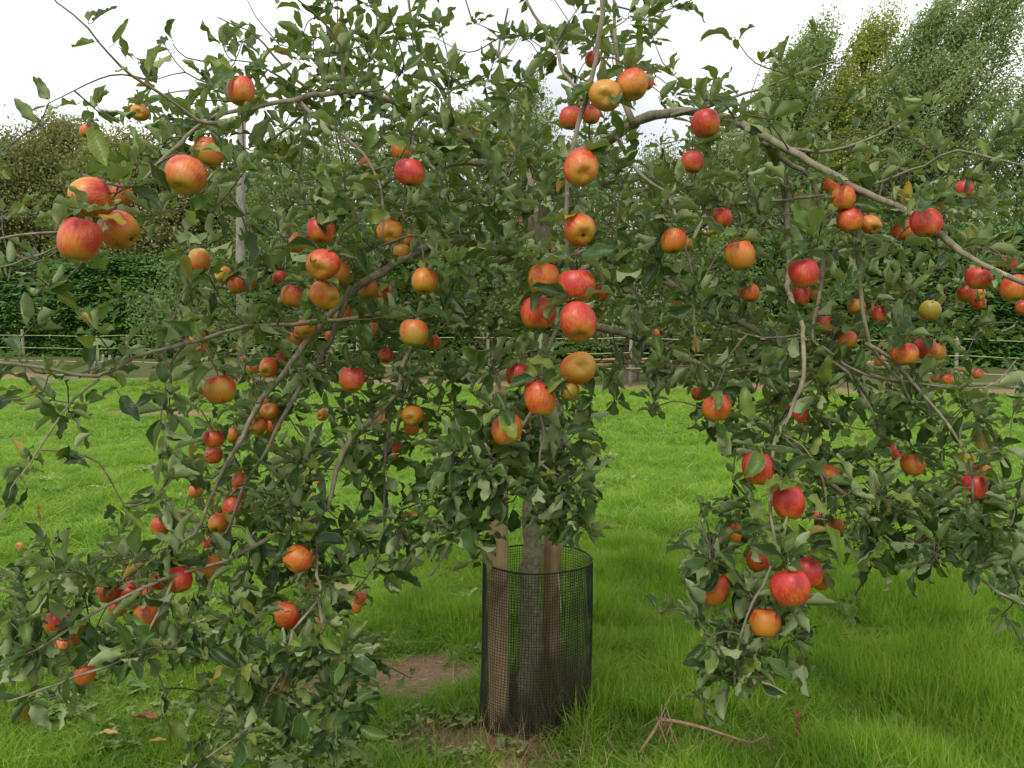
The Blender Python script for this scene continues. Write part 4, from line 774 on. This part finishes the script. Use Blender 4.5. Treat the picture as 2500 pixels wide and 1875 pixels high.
# ------------------------------------------------------------------ leaf meshes
def leaf_shape(seed, nl=9, lo=False):
    r = np.random.default_rng(seed); ts = np.linspace(0, 1, nl); us = np.array([-1, -.55, 0, .55, 1.0]) if not lo else np.array([-1, 0, 1.0])
    Wd = r.uniform(0.24, 0.35); fold = r.uniform(0.05, 0.8); curl = r.uniform(-0.1, 1.4); bend = r.uniform(-0.35, 1.3); wav = r.uniform(0.02, 0.11); ph = r.uniform(0, 6); sd = r.uniform(-.12, .12)
    bites = [(r.uniform(.25, .9), r.choice([-1, 1]), r.uniform(.2, .6)) for _ in range(r.choice([0, 0, 0, 1, 1, 2]))]
    V = []; A = []
    ang = 0; cx = cz = 0; prev = 0
    for k, t_ in enumerate(ts):
        dt = t_ - prev; prev = t_; ang = bend * t_ ** 1.2; cx += dt * math.cos(ang); cz -= dt * math.sin(ang)
        w = Wd * (math.sin(math.pi * min(1, t_ * 0.97 + 0.015) ** 0.9)) ** 0.72 * (1 + (0.025 if k % 2 else -0.02)) * (1 - 0.12 * t_)
        if k == nl - 1: w = 0.004
        for u in us:
            ww = w
            for bt, bs, ba in bites:
                if bs * u > 0.3: ww *= 1 - ba * math.exp(-((t_ - bt) / 0.07) ** 2)
            y = u * ww * math.cos(fold) + sd * math.sin(t_ * 3) ; h = abs(u) * ww * math.sin(fold) + wav * math.sin(t_ * 13 + ph + (1.5 if u > 0 else 0)) * abs(u) ** 2
            if abs(u) > 0.9: h += curl * ww * 0.45 * (0.6 + 0.5 * math.sin(t_ * 9 + ph * 2 + u)); y *= 1 - 0.22 * abs(curl)
            V.append((0.22 + cx + h * math.sin(ang), y, cz + h * math.cos(ang))); A.append((u, t_, 0.0))
    m = len(us); i = (np.arange(nl - 1)[:, None] * m + np.arange(m - 1)).ravel(); f = [tuple(q) for q in np.stack([i, i + m, i + m + 1, i + 1], -1).tolist()]
    n0 = len(V); pr = 0.014                                # leaf stalk
    for x, zz in ((0, 0.05), (0.12, 0.0), (0.24, 0.0)):
        for a in (0, 2.1, 4.2): V.append((x, pr * math.cos(a), zz + pr * math.sin(a))); A.append((0, 0.5, 0))
    for s_ in (0, 3):
        for a in range(3): b = (a + 1) % 3; f.append((n0 + s_ + a, n0 + s_ + b, n0 + s_ + 3 + b, n0 + s_ + 3 + a))
    return np.array(V), np.array(f), np.array(A)
NV = 40
HI = [leaf_shape(k) for k in range(NV)]; LO = [leaf_shape(k, 6, True) for k in range(NV)]
# ------------------------------------------------------------------ where leaves grow: density of the crown, 25 x 19 cells of 100 photo pixels
DENS = '''0000022566314356630000000
0012235778633477335421000
0456664788887354666643443
0124676358888753577655555
3124454679999988888777766
4433455688988888888887766
4310367999977766778876666
4321478998886554578887763
2232467887286546577776642
6643556755745156434667653
4400256625526510002565542
3101556445556620001466643
1014765665555202125545777
1454555464301000366531344
5665424642000003553100013
6655235543000001342000000
5532056522000000041100000
2211034543000000011000000
0023444332000000000000000'''.split('\n')
DG = np.zeros((19, 25))
for j_, row in enumerate(DENS): DG[j_, :len(row)] = [int(q) for q in row[:25]]
# a few cells fixed by hand where the picture shows gaps
for (j_, a, vals) in ((8, 10, [5,2,5,6,4,3,5,7,7,7,7,6,6,4,2]), (7, 0, [3,3,1,1,4]), (8, 0, [1,2,3,2,4]), (9, 0, [3,4,3,2,5]), (9, 9, [6,4,1,5,6,4,3,4,6,6,7,6,6,6,5,3]), (10, 0, [2,2,0,0,2,5,6,2,5,5,2,4,6,5,1,0,0,2,5,6,5,5,6,4,2]), (11, 0, [3,1,0,1,4,5,4,4,5,4,5,5,6,6,2,0,0,0,4,6,6,6,6,6,3]),
        (12, 0, [1,0,1,4,6,7,6,5,4,5,4,5,5,5,2,0,0,1,5,5,4,5,7,7,7]), (13, 0, [1,4,4,5,5,5,4,6,4,4,3,2,1,2,0,0,3,5,6,5,3,1,3,4,4]), (14, 0, [5,6,6,5,5,2,4,6,4,2,0,0,0,0,0,0,3,5,5,3,1,0,0,1,3]),
        (15, 0, [6,6,5,5,1,3,5,5,4,2,0,0,0,0,0,0,1,3,4,1,0,0,0,0,1]), (16, 0, [5,4,3,2,0,4,5,5,3,1,0,0,0,0,0,0,0,3,4,1,0,0,0,0,0]), (17, 0, [2,2,1,0,2,3,4,4,3,1,0,0,0,0,0,0,0,1,0,0,0,0,0,0,0]), (18, 0, [0,0,0,2,4,4,2,3,2,0,0,0,0,0,0,0,0,0,0,0,0,0,0,0,0])):
    DG[j_, a:a + len(vals)] = vals
def depth_range(x, y):
    if x < 620 and y < 335: return 2.1, 2.8
    if x < 620 and y < 700: return (1.65, 2.3) if y > 150 else (1.9, 2.6)
    if x < 450 and y < 1250: return 1.7, 2.1
    if y > 1500 and x < 1000: return 1.72, 2.15
    if y > 1150 and x < 1000: return 1.95, 2.45
    if 1120 < x < 1480 and 840 < y < 1500: return 1.92, 2.3
    if 1600 < x < 2050 and y > 1200: return 1.82, 2.15
    if y > 1150: return 2.0, 2.6
    if y < 260: return 2.0, 3.6
    if y > 880: return 2.15, 3.1
    if 620 < x < 1130 and y > 300: return 1.9, 3.7
    if 1450 < x < 2200 and y > 380: return 2.0, 3.8
    return 2.1, 4.2
GRND = lambda py: max(1.0, ground_at(0, max(py, 900))[1])
allN = np.vstack(NODES)
clusters = []                                # (pos, axis, n, size)
def blocked(x, y, Y):
    dd = np.hypot(AX[:, 0] - x, AX[:, 1] - y); return np.any((dd < AX[:, 2] + 34) & (Y < AX[:, 3] + 0.03))
for j_ in range(19):
    for i_ in range(25):
        dlev = DG[j_, i_]; base_n = (0, .5, 1.0, 1.7, 2.5, 3.4, 4.5, 5.8, 7.2, 8.8)[int(dlev)]
        lo_, hi_ = depth_range(i_ * 100 + 50, j_ * 100 + 50); base_n *= np.clip(((lo_ + hi_) / 2 / 2.7) ** 2, 0.45, 1.0) * (1.22 if 2 < j_ < 9 and 5 < i_ < 16 else 1.1)
        if j_ <= 2: base_n *= 0.82
        if i_ >= 16 and j_ <= 4: base_n *= 0.72
        if j_ >= 8: base_n *= 1.42 if i_ > 4 else 1.15
        if 10 <= i_ <= 13 and 8 <= j_ <= 12: base_n *= 1.75
        if i_ <= 9 and j_ >= 12: base_n *= 1.2
        if i_ < 5 and j_ < 8: base_n *= 1.15
        for layer in range(int(base_n) + (rng.uniform() < base_n % 1)):
            x = (i_ + rng.uniform(-.12, 1.12)) * 100; y = (j_ + rng.uniform(-.12, 1.12)) * 100; lo_, hi_ = depth_range(x, y); Y = lo_ + (hi_ - lo_) * rng.uniform() ** 0.8
            if y > 900: Y = min(Y, GRND(y + 60) * 0.93)
            if blocked(x, y, Y):
                Y2 = AX[np.argmin(np.hypot(AX[:, 0] - x, AX[:, 1] - y)), 3] + rng.uniform(.06, .4)
                if rng.uniform() < 0.25 or Y2 > 4.3: continue
                Y = min(Y2, GRND(y + 60) * 0.95) if y > 900 else Y2
            if 1215 < x < 1350 and 1180 < y and Y < 2.9: continue
            clusters.append([at(x, y, Y), None, rng.integers(5, 9), 1.0])
for x0, x1, y0, y1, d0, d1, n_ in ((1090, 1330, 1060, 1230, 1.95, 2.2, 12), (1290, 1450, 1060, 1290, 1.95, 2.2, 13), (1040, 1180, 1180, 1330, 2.0, 2.2, 8), (1690, 2010, 1270, 1480, 1.84, 2.1, 34), (1700, 1880, 1500, 1660, 1.84, 2.0, 18),
        (20, 480, 1380, 1600, 1.85, 2.15, 46), (430, 760, 1090, 1330, 2.1, 2.4, 40), (560, 880, 1500, 1760, 1.8, 2.0, 26), (2050, 2480, 1150, 1390, 2.1, 2.4, 40)):
    for _ in range(n_):                      # leafy hanging ends of the boughs
        x, y, Y = rng.uniform(x0, x1), rng.uniform(y0, y1), rng.uniform(d0, d1)
        if not blocked(x, y, Y): clusters.append([at(x, y, Y), None, rng.integers(5, 9), 1.0])
# off-frame continuation of the crown, so that the tree goes on outside the picture
for _ in range(330):
    x = rng.choice([rng.uniform(-900, -20), rng.uniform(2520, 3400)]); y = rng.uniform(150, 1350) + abs(x - 1250) * 0.1; Y = rng.uniform(1.9, 3.6); clusters.append([at(x, y, min(Y, GRND(y + 80) * 0.92)), None, 6, 1.0])
for _ in range(110):
    x = rng.uniform(300, 1600); y = rng.uniform(-300, -20); clusters.append([at(x, y, rng.uniform(2.4, 3.6)), None, 6, 1.0])
# twigs grow cluster by cluster from the nearest wood
tw = MB(); pos = np.array([c[0] for c in clusters])
tk = []
nodes = [allN]; flat = allN
dist = np.array([np.min(np.linalg.norm(flat - p, axis=1)) for p in pos]); order = np.argsort(dist)
nodebuf = np.zeros((len(allN) + len(pos) * 8, 3)); nn_ = len(allN); nodebuf[:nn_] = allN
for k in order:
    p = pos[k]; dv = np.linalg.norm(nodebuf[:nn_] - p, axis=1) + 0.25 * np.maximum(0, nodebuf[:nn_, 2] - p[2]) * (p[2] > 1.0)
    j = np.argmin(dv); s = nodebuf[j]; L_ = np.linalg.norm(s - p)
    if L_ > 0.45: clusters[k][2] = 0; continue
    if L_ < 0.02: clusters[k][1] = unit(rng.normal(0, 1, 3) + [0, 0, .7]); continue
    mid = (s + p) / 2 + rng.normal(0, 0.07 * L_, 3) + np.array([0, 0, -0.08 * L_ if p[2] > s[2] else 0.12 * L_]); sp = spline([s, mid, p], 0.035)
    r0 = min(0.0048, 0.0017 + 0.006 * L_); rr_ = np.linspace(r0, 0.0014, len(sp)); tw.tube(sp, rr_, 5, False)
    m_ = sp[1::2][:8]; nodebuf[nn_:nn_ + len(m_)] = m_; nn_ += len(m_); nodebuf[nn_ - 1] = p
    clusters[k][1] = unit(p - s)
    if len(sp) > 5: LEAFY.append((sp[len(sp) // 2], unit(p - s), 0.5))
for sp_ in SPURS:                            # fruiting spurs carry the apples
    dv = np.linalg.norm(nodebuf[:nn_] - sp_, axis=1); s = nodebuf[np.argmin(dv)]; L_ = np.linalg.norm(s - sp_)
    mid = (s + sp_) / 2 + [0, 0, 0.15 * L_]; c_ = spline([s, mid, sp_], 0.03); tw.tube(c_, np.linspace(0.0028, 0.0017, len(c_)), 5, False)
    x, y, _ = project(sp_); clusters.append([sp_ + [0, 0.02, 0.01], unit(sp_ - s + [0, 0.01, 0.03]), 4, 0.9])
for p_, d_, lf in LEAFY:
    x, y, _ = project(p_); x, y = float(x[0]), float(y[0])
    dl = DG[min(18, max(0, int(y // 100))), min(24, max(0, int(x // 100)))]
    if rng.uniform() < 0.36 * lf * min(1, (dl + 0.6) / 4): clusters.append([p_, unit(rng.normal(0, 1, 3) * 0.8 + d_ * 0.6 + [0, 0, .3]), rng.integers(2, 6), 0.95])
o_tw = tw.build('twigs', M['twig'], tree); o_tw['kind'] = 'stuff'
# ------------------------------------------------------------------ leaves
LP = []; LM = []; LS = []
def add_leaf(p, d, up, s): 
    d = unit(d); b = np.cross(up, d)
    if np.linalg.norm(b) < 0.05: b = np.cross([0.3, 0.9, 0.1], d)
    b = unit(b); n = np.cross(d, b); LP.append(p); LM.append(np.stack([d, b, n], 1)); LS.append(s)
for p, ax, n, sz in clusters:
    if ax is None: ax = np.array([0, 0, 1.0])
    hang = np.clip(1.15 - p[2], -0.9, 0.55)                        # low boughs hang, high shoots stand up
    ax = unit(ax + [0, 0, 0.45 - 0.6 * hang]); e1 = unit(np.cross(ax, [0.2, 0.9, 0.3])); e2 = np.cross(ax, e1); a0 = rng.uniform(0, 6.28)
    for k in range(n):
        a = a0 + k * 2.4 + rng.normal(0, .3); sprd = rng.uniform(0.35, 1.5); d = ax * math.cos(sprd) + (e1 * math.cos(a) + e2 * math.sin(a)) * math.sin(sprd)
        d = d + np.array([0.08, 0, -0.35 * max(0, hang) - 0.12]) + rng.normal(0, .12, 3)
        up = np.array([0, 0, 1.0]) + rng.normal(0, 0.38, 3) + (ax - 0.5 * d) * 0.5
        if rng.uniform() < 0.19: up = -up * 0.5 + rng.normal(0, .6, 3)
        s = float(np.clip(rng.normal(0.061, 0.014), 0.028, 0.092)) * sz
        q = p + (e1 * math.cos(a) + e2 * math.sin(a)) * 0.004 - ax * rng.uniform(0, 0.025)
        s *= 0.85 if q[1] < 1.9 else 1.0; tip = q + unit(d) * s * 0.7; px_, py_, zz = project(tip); px_, py_ = float(px_[0]), float(py_[0])
        dd = np.hypot(AX[:, 0] - px_, AX[:, 1] - py_)
        if np.any((dd < AX[:, 2] * 0.95) & (tip[1] < AX[:, 3])) and rng.uniform() < 0.74: continue
        if 1195 < px_ < 1440 and py_ > 1330 and zz[0] < 2.8: continue
        if tip[2] < 0.03 or q[2] < 0.03: continue
        # clear sky and clear grass stay clear
        cj, ci_ = int(py_ // 100), int(px_ // 100)
        if 0 <= cj < 19 and 0 <= ci_ < 25 and DG[cj, ci_] == 0 and rng.uniform() < 0.75: continue
        add_leaf(q, d, up, s)
# leaves of the fruiting spurs fold over the shoulders of the apples
for A, sp_ in zip(APPLES, SPURS):
    for k in range(int(rng.integers(2, 5))):
        a = rng.uniform(-2.6, 2.6); d = np.array([math.sin(a), -0.55 * math.cos(a) - 0.15, rng.uniform(-0.55, 0.35)]); s = float(np.clip(A[3] * rng.uniform(0.75, 1.15), 0.035, 0.08))
        q = sp_ + np.array([0, -0.25 * A[3], 0.12 * A[3]]); tip = q + unit(d) * s
        add_leaf(q, d, np.array([0, -0.5, 0.85]) + rng.normal(0, .3, 3), s)
# the sparse long shoot against the sky, leaf by leaf (base and tip in photo pixels)
for bx, by, tx, ty, s in ((216,62,222,-6,.06),(217,62,275,16,.07),(243,100,150,125,.07),(268,118,318,60,.075),(308,150,300,112,.05),(355,195,405,112,.085),(370,205,362,165,.06),(318,172,240,145,.05),(335,155,300,120,.05),(150,5,165,-40,.06)):
    b = at(bx, by, 1.78); e = at(tx, ty, 1.78 + rng.uniform(-.04, .05)); add_leaf(b, e - b, np.array([0, -0.7, 0.8]) + rng.normal(0, .2, 3), s * 0.86)
# large clear leaves that stand out in the photograph
for bx, by, tx, ty, Y, s in ((218,290,265,400,1.6,.11),(240,495,92,540,1.6,.09),(40,520,75,470,1.7,.07),(305,455,395,505,1.65,.09),(420,475,385,430,1.7,.075),(1095,990,1165,1050,1.9,.10),(1400,880,1455,1010,1.9,.10),(1365,1060,1430,1050,1.95,.09),
        (1320,800,1270,740,1.95,.08),(1225,840,1145,905,2.0,.10),(1370,905,1300,890,1.9,.085),(1835,1040,1825,960,1.9,.10),(1965,1200,2040,1260,1.9,.08),(2035,1450,2100,1530,1.85,.10),(170,1640,165,1735,1.8,.085),(285,955,335,1015,1.8,.085),(300,945,278,950,1.8,.05),
        (860,1770,960,1800,1.75,.09),(745,1720,700,1870,1.72,.11),(600,1640,540,1600,1.75,.10),(1740,1630,1670,1600,1.85,.08),(1850,1600,1935,1640,1.85,.10),(1140,1260,1175,1390,1.95,.10),(1255,1230,1245,1350,2.0,.085),(870,590,905,690,2.0,.085),(760,440,850,360,1.9,.09),(820,480,740,400,1.9,.085),(835,560,838,450,1.95,.10),(640,640,610,700,2.0,.08)):
    b = at(bx, by, Y); e = at(tx, ty, Y - 0.01); add_leaf(b, e - b, np.array([0, -0.6, 0.7]) + rng.normal(0, .25, 3), s * 0.8)
#
LP = np.array(LP); LM = np.array(LM); LS = np.array(LS); nL = len(LP)
px_, py_, zz = project(LP + LM[:, :, 0] * LS[:, None] * 0.7)
near = LS / zz * ((px_ > 0) & (px_ < 2500) & (py_ > 0) & (py_ < 1875)); top = np.argsort(-near)[:300]; istop = np.zeros(nL, bool); istop[top] = True
var = rng.integers(0, NV, nL)
LME = []
for v, f, a in HI:
    me = mesh('leaf', v, f, True, {'lf': ('FLOAT_VECTOR', a)}); me.materials.append(M['leaf']); LME.append(me)
tl = Vector(tree.location)
for k in top:
    o = bpy.data.objects.new('leaf', LME[var[k]]); COL.objects.link(o); o.parent = tree
    mm = np.eye(4); mm[:3, :3] = LM[k] * LS[k]; mm[:3, 3] = LP[k]; o.matrix_parent_inverse = Matrix.Translation(-tl); o.matrix_basis = Matrix(mm.tolist())
V = []; Fx = []; At = []; off = 0
for k in range(NV):
    for bank, sel in ((HI, (var == k) & ~istop & (zz < 2.75)), (LO, (var == k) & ~istop & (zz >= 2.75))):
        idx = np.where(sel)[0]
        if not len(idx): continue
        v, f, a = bank[k]; c = np.einsum('nij,vj->nvi', LM[idx] * LS[idx][:, None, None], v) + LP[idx][:, None]
        at_ = np.repeat(a[None], len(idx), 0).copy(); at_[..., 2] = rng.uniform(0, 1, (len(idx), 1))
        V.append(c.reshape(-1, 3)); At.append(at_.reshape(-1, 3)); Fx.append((f[None] + np.arange(len(idx))[:, None, None] * len(v) + off).reshape(-1, 4)); off += len(idx) * len(v)
lv = link('leaves', mesh('leaves', np.vstack(V), np.vstack(Fx), True, {'lf': ('FLOAT_VECTOR', np.vstack(At))}), tree, M['leaf']); lv['kind'] = 'stuff'
print('LEAVES', nL, 'clusters', len(clusters))

# ------------------------------------------------------------------ stakes, ties and netting guard
def stake(label, x, y, h, r, mat, lean, tie_z, crack):
    root = empty('support_stake', (x, y, 0)); tag(root, label, 'stake', 'round timber stakes at the tree')
    z = np.linspace(-0.15, h, 26); n = 20; th = np.arange(n) / n * 2 * np.pi; V = []
    for zz_ in z:
        for a in th:
            rr = r * (1 + 0.012 * math.sin(3 * a + zz_ * 2) + 0.006 * math.sin(9 * a + zz_ * 5))
            if crack and abs(((a - crack + math.pi) % (2 * math.pi)) - math.pi) < 0.16: rr *= 0.80
            k_ = min(1, (h - zz_) / 0.012 * 0.3 + 0.88); V.append((x + lean * zz_ + rr * k_ * math.cos(a), y + rr * k_ * math.sin(a), zz_))
    i = (np.arange(25)[:, None] * n + np.arange(n)); j = (np.arange(25)[:, None] * n + (np.arange(n) + 1) % n)
    f = [tuple(q) for q in np.stack([i, j, j + n, i + n], -1).reshape(-1, 4).tolist()] + [tuple(range(25 * n, 26 * n))]
    link('post', mesh('stake_post', np.array(V), f), root, M[mat])
    mb = MB(); q = np.arange(25) / 24 * 2 * np.pi; xc = x + lean * tie_z
    prof = [(r - .004, -.026), (r + .004, -.026), (r + .006, -.02), (r + .006, .02), (r + .004, .026), (r - .004, .026)]; Vb = []
    for pr_, dz in prof: Vb.append(np.stack([xc + pr_ * np.cos(q), y + pr_ * np.sin(q), np.full(25, tie_z + dz)], -1))
    ii = (np.arange(5)[:, None] * 25 + np.arange(24)).ravel(); mb.add(np.vstack(Vb), np.stack([ii, ii + 1, ii + 26, ii + 25], -1))
    mb.tube([(xc + r, y - .01, tie_z), (xc + (0.085 + .03 - xc) * .8, 2.87, tie_z + .005)], .008, 8)
    mb.build('rubber_tie', M['rubber'], root); return root
def guard_xy(px, Y): return at(px, 1400, Y)[0]
sx = guard_xy(1217, 2.815); stake('pale round timber stake with a long dark crack, front one of two', sx, 2.815, 1.20, 0.037, 'stake', -0.004, 1.135, 5.0)
sx2 = guard_xy(1347, 2.98); stake('browner timber stake standing behind the trunk inside the netting', sx2, 2.98, 1.14, 0.034, 'stake2', 0.004, 1.06, 4.2)
guard = empty('tree_guard', (GUARD[0], GUARD[1], 0)); tag(guard, 'black plastic netting cylinder round the trunk and both stakes', 'tree guard')
gz = 0.585; NS, NR = 118, 60
def gpt(a, z):
    r = GUARD[2] + 0.006 * np.sin(2 * a + 1) + 0.003 * np.sin(5 * a + z * 6) + 0.006 * (1 - z / gz)
    return np.stack([GUARD[0] + r * np.cos(a) - 0.012 * (1 - z / gz), GUARD[1] + r * np.sin(a), z + 0 * a], -1)
mb = MB()
for k in range(NS):
    a = k / NS * 2 * np.pi; z = np.linspace(0.0, gz, 16); p = gpt(a + 0.012 * np.sin(z * 14 + k * .7), z); mb.tube(p, 0.00098, 4, False)
for k in range(NR):
    z = gz * k / (NR - 1); a = np.linspace(0, 2 * np.pi, 119); mb.tube(gpt(a, z + 0.0015 * np.sin(a * 5 + k)), 0.00098, 4, False)
nt = mb.build('netting', M['net'], guard); nt['kind'] = 'stuff'
mb = MB(); a = np.linspace(0, 2 * np.pi, 90); mb.tube(gpt(a, gz + 0.002), 0.003, 6, False); mb.build('rim', M['net'], guard)
# white twine on the rear stake
mb = MB(); mb.tube(spline([at(1362, 1396, 2.93), at(1366, 1440, 2.93), at(1370, 1495, 2.93)], .02), .0016, 5); tag(mb.build('twine', mat_simple('white_twine', (.6, .6, .58), (.75, .75, .7))), 'thin white twine hanging down the browner stake', 'twine')
# dead tangle of weeds inside the guard
n = 380; a = rng.uniform(0, 6.28, n); r = 0.172 * np.sqrt(rng.uniform(0, 1, n)); pts = np.stack([GUARD[0] + r * np.cos(a), GUARD[1] + r * np.sin(a)], -1)
M['tangle'] = mat_foliage('tangle_stem', [(0.08, 0.06, 0.04), (0.14, 0.11, 0.06), (0.12, 0.20, 0.05), (0.28, 0.19, 0.10)], (0.15, 0.2, 0.04), 0.2)
keep = ((pts[:, 0] - sx) ** 2 + (pts[:, 1] - 2.815) ** 2 > 0.04 ** 2); pts = pts[keep]; n = len(pts)
scatter('guard_weeds', np.column_stack([pts, np.zeros(n)]), np.stack([rng.normal(0, .12, n), rng.normal(0, .12, n), rng.uniform(0, 6.28, n)], -1), np.stack([np.ones(n) * .6, np.ones(n) * .6, rng.uniform(.5, 1.25, n) * (0.8 + 0.9 * (pts[:, 0] > GUARD[0]))], -1),
        [tuft(12, 0.02, 0.07, 0.2, 0.0032, 0.4) for _ in range(5)], M['tangle'], 'dark tangle of dead and green weeds growing inside the netting', 'weeds')

# ------------------------------------------------------------------ small things on the grass
def flat_leaf(name, px, py, L_, w, rz, mat, label, cat, lift=0.05):
    g = ground_at(px, py); v, f, a = leaf_shape(int(px)); v = v * [L_, L_ * w, L_]; c_, s_ = math.cos(rz), math.sin(rz)
    v = np.stack([v[:, 0] * c_ - v[:, 1] * s_ + g[0], v[:, 0] * s_ + v[:, 1] * c_ + g[1], v[:, 2] * 0.6 + lift + gh(g[0], g[1])], -1)
    tag(link(name, mesh(name, v, f, True), None, M[mat]), label, cat, 'leaves fallen in the grass')
for px, py, L_, w, rz, mt, lb, lf in ((400, 1800, .105, 1.1, 2.9, 'deadleaf', 'large curled russet fallen leaf in the grass', .07), (355, 1850, .055, 1.2, .4, 'tanleaf', 'small tan fallen leaf with holes in front of the russet one', .06), (465, 1755, .06, .8, .6, 'tanleaf', 'crumpled brown fallen leaf behind the russet one', .05),
        (1040, 1795, .045, 1.6, 1.0, 'tanleaf', 'round yellow-brown fallen leaf near the guard', .045), (540, 1870, .08, 1.0, 1.2, 'tanleaf', 'buff fallen leaf at the lower frame edge', .05), (2050, 1590, .05, .7, .3, 'deadleaf', 'small brown fallen leaf alone in the long right grass', .09), (300, 1835, .07, .8, 3.0, 'tanleaf', 'pale folded fallen leaf at the outer side of the russet one', .06)):
    flat_leaf('fallen_leaf', px, py, L_, w, rz, mt, lb, 'fallen leaf', lf)
g = ground_at(48, 1352); ob = bpy.data.objects.new('apple', AM[1]); COL.objects.link(ob); ob.location = (g[0], g[1], .045); ob.scale = (.024,) * 3; ob.rotation_euler = (1.2, .4, 0); ob.color = (.35, 0, .3, 1); tag(ob, 'faded pink windfall apple lying in the grass near the frame edge', 'apple')
for nm, me in (('calyx', CM), ('stem', SM)):
    c_ = bpy.data.objects.new(nm, me); COL.objects.link(c_); c_.parent = ob
# dead branch
pts = [at(1612, 1757, 2.6), at(1660, 1763, 2.6), at(1720, 1778, 2.59), at(1790, 1801, 2.57), at(1838, 1812, 2.57), at(1872, 1792, 2.57)]; root_p = pts
db = empty('dead_branch', tuple(root_p[2][:2]) + (0,)); tag(db, 'dry fallen branch with hanging brown seed tufts lying in the grass', 'branch')
mb = MB(); sp = spline(pts, .02); mb.tube(sp, np.linspace(.0065, .003, len(sp)), 7, True, .1); mb.build('stem', M['stick'], db)
mb = MB()
for k in range(26):
    q = sp[rng.integers(0, len(sp))]; e = q + np.array([rng.normal(0, .03), rng.normal(0, .03), -rng.uniform(.02, .07)]); mb.tube(spline([q, (q + e) / 2 + rng.normal(0, .008, 3), e], .02), .0015, 4)
s0 = pts[0]; 
for k in range(14):
    q = s0 + rng.normal(0, .02, 3); e = q + np.array([rng.normal(-.02, .04), rng.normal(0, .04), -rng.uniform(.03, .09)]); mb.tube(spline([q, e], .02), .0018, 4)
mb.tube(spline([s0, at(1590, 1795, 2.56), at(1560, 1838, 2.53)], .02), .0045, 6); mb.tube(spline([pts[0], pts[0] + [.03, .03, .05], pts[0] + [.05, .04, .075]], .02), .002, 5)
tf = mb.build('seed_tufts', M['stick'], db); tf['kind'] = 'stuff'
# stone
g = ground_at(1224, 1826); mb = MB(); n = 10; V = []
for i in range(1, 6):
    for k in range(n): a = k / n * 6.283; ph = i / 6 * math.pi; rr = 1 + .18 * math.sin(3 * a + i) ; V.append((g[0] + .016 * rr * math.sin(ph) * math.cos(a), g[1] + .014 * rr * math.sin(ph) * math.sin(a), .018 + .016 * math.cos(ph)))
f = [(i * n + k, i * n + (k + 1) % n, (i + 1) * n + (k + 1) % n, (i + 1) * n + k)[::-1] for i in range(4) for k in range(n)] + [tuple(range(n)), tuple(range(4 * n, 5 * n))[::-1]]
tag(link('stone', mesh('stone', np.array(V), f), None, M['stone']), 'small pale stone on the bare earth before the guard', 'stone')
# dock rosettes: broad leaves of their own
M['dock'] = mat_simple('dock_leaf', (0.10, 0.16, 0.05), (0.17, 0.22, 0.09), 12, .55)
for px, py, n, L_, lb in ((470, 1625, 11, .15, 'broad-leaved dock rosette in the grass under the low left bough'), (590, 1500, 7, .16, 'dock plant with pale upright leaves beside the striped apple'), (2110, 1500, 6, .10, 'small dock plant in the long grass on the right'), (900, 1590, 6, .08, 'small broad-leaved plant next to the bare earth patch')):
    g = ground_at(px, py); root = empty('dock_plant', (g[0], g[1], 0)); tag(root, lb, 'plant', 'docks growing in the grass')
    for k in range(n):
        v, f, a = leaf_shape(100 + k); s = L_ * rng.uniform(.7, 1.1); az = k * 2.4; el = rng.uniform(.25, 1.0); d = np.array([math.cos(az) * math.cos(el), math.sin(az) * math.cos(el), math.sin(el)]); b = unit(np.cross([0, 0, 1], d)); nn = np.cross(d, b)
        o = link('leaf', mesh('dock_leaf', v @ np.stack([d, b * .8, nn]) * s + [g[0], g[1], .01], f, True), root, M['dock'])
for px, py, lb in ((96, 1290, 'brown dead seed stalk standing in the grass at the outer side'), (1945, 1850, 'short brown dock stalk in the front grass')):
    g = ground_at(px, py); h = .16; mb = MB(); mb.tube(spline([(g[0], g[1], -.01), (g[0] + .01, g[1], h * .5), (g[0] - .01, g[1], h)], .03), .003, 5)
    for k in range(30):
        z = rng.uniform(.35, 1) * h; a = rng.uniform(0, 6.28); mb.tube([(g[0], g[1], z), (g[0] + .012 * math.cos(a), g[1] + .012 * math.sin(a), z + .006)], [.003, .002], 4)
    tag(mb.build('seed_stalk', M['deadleaf']), lb, 'seed stalk')
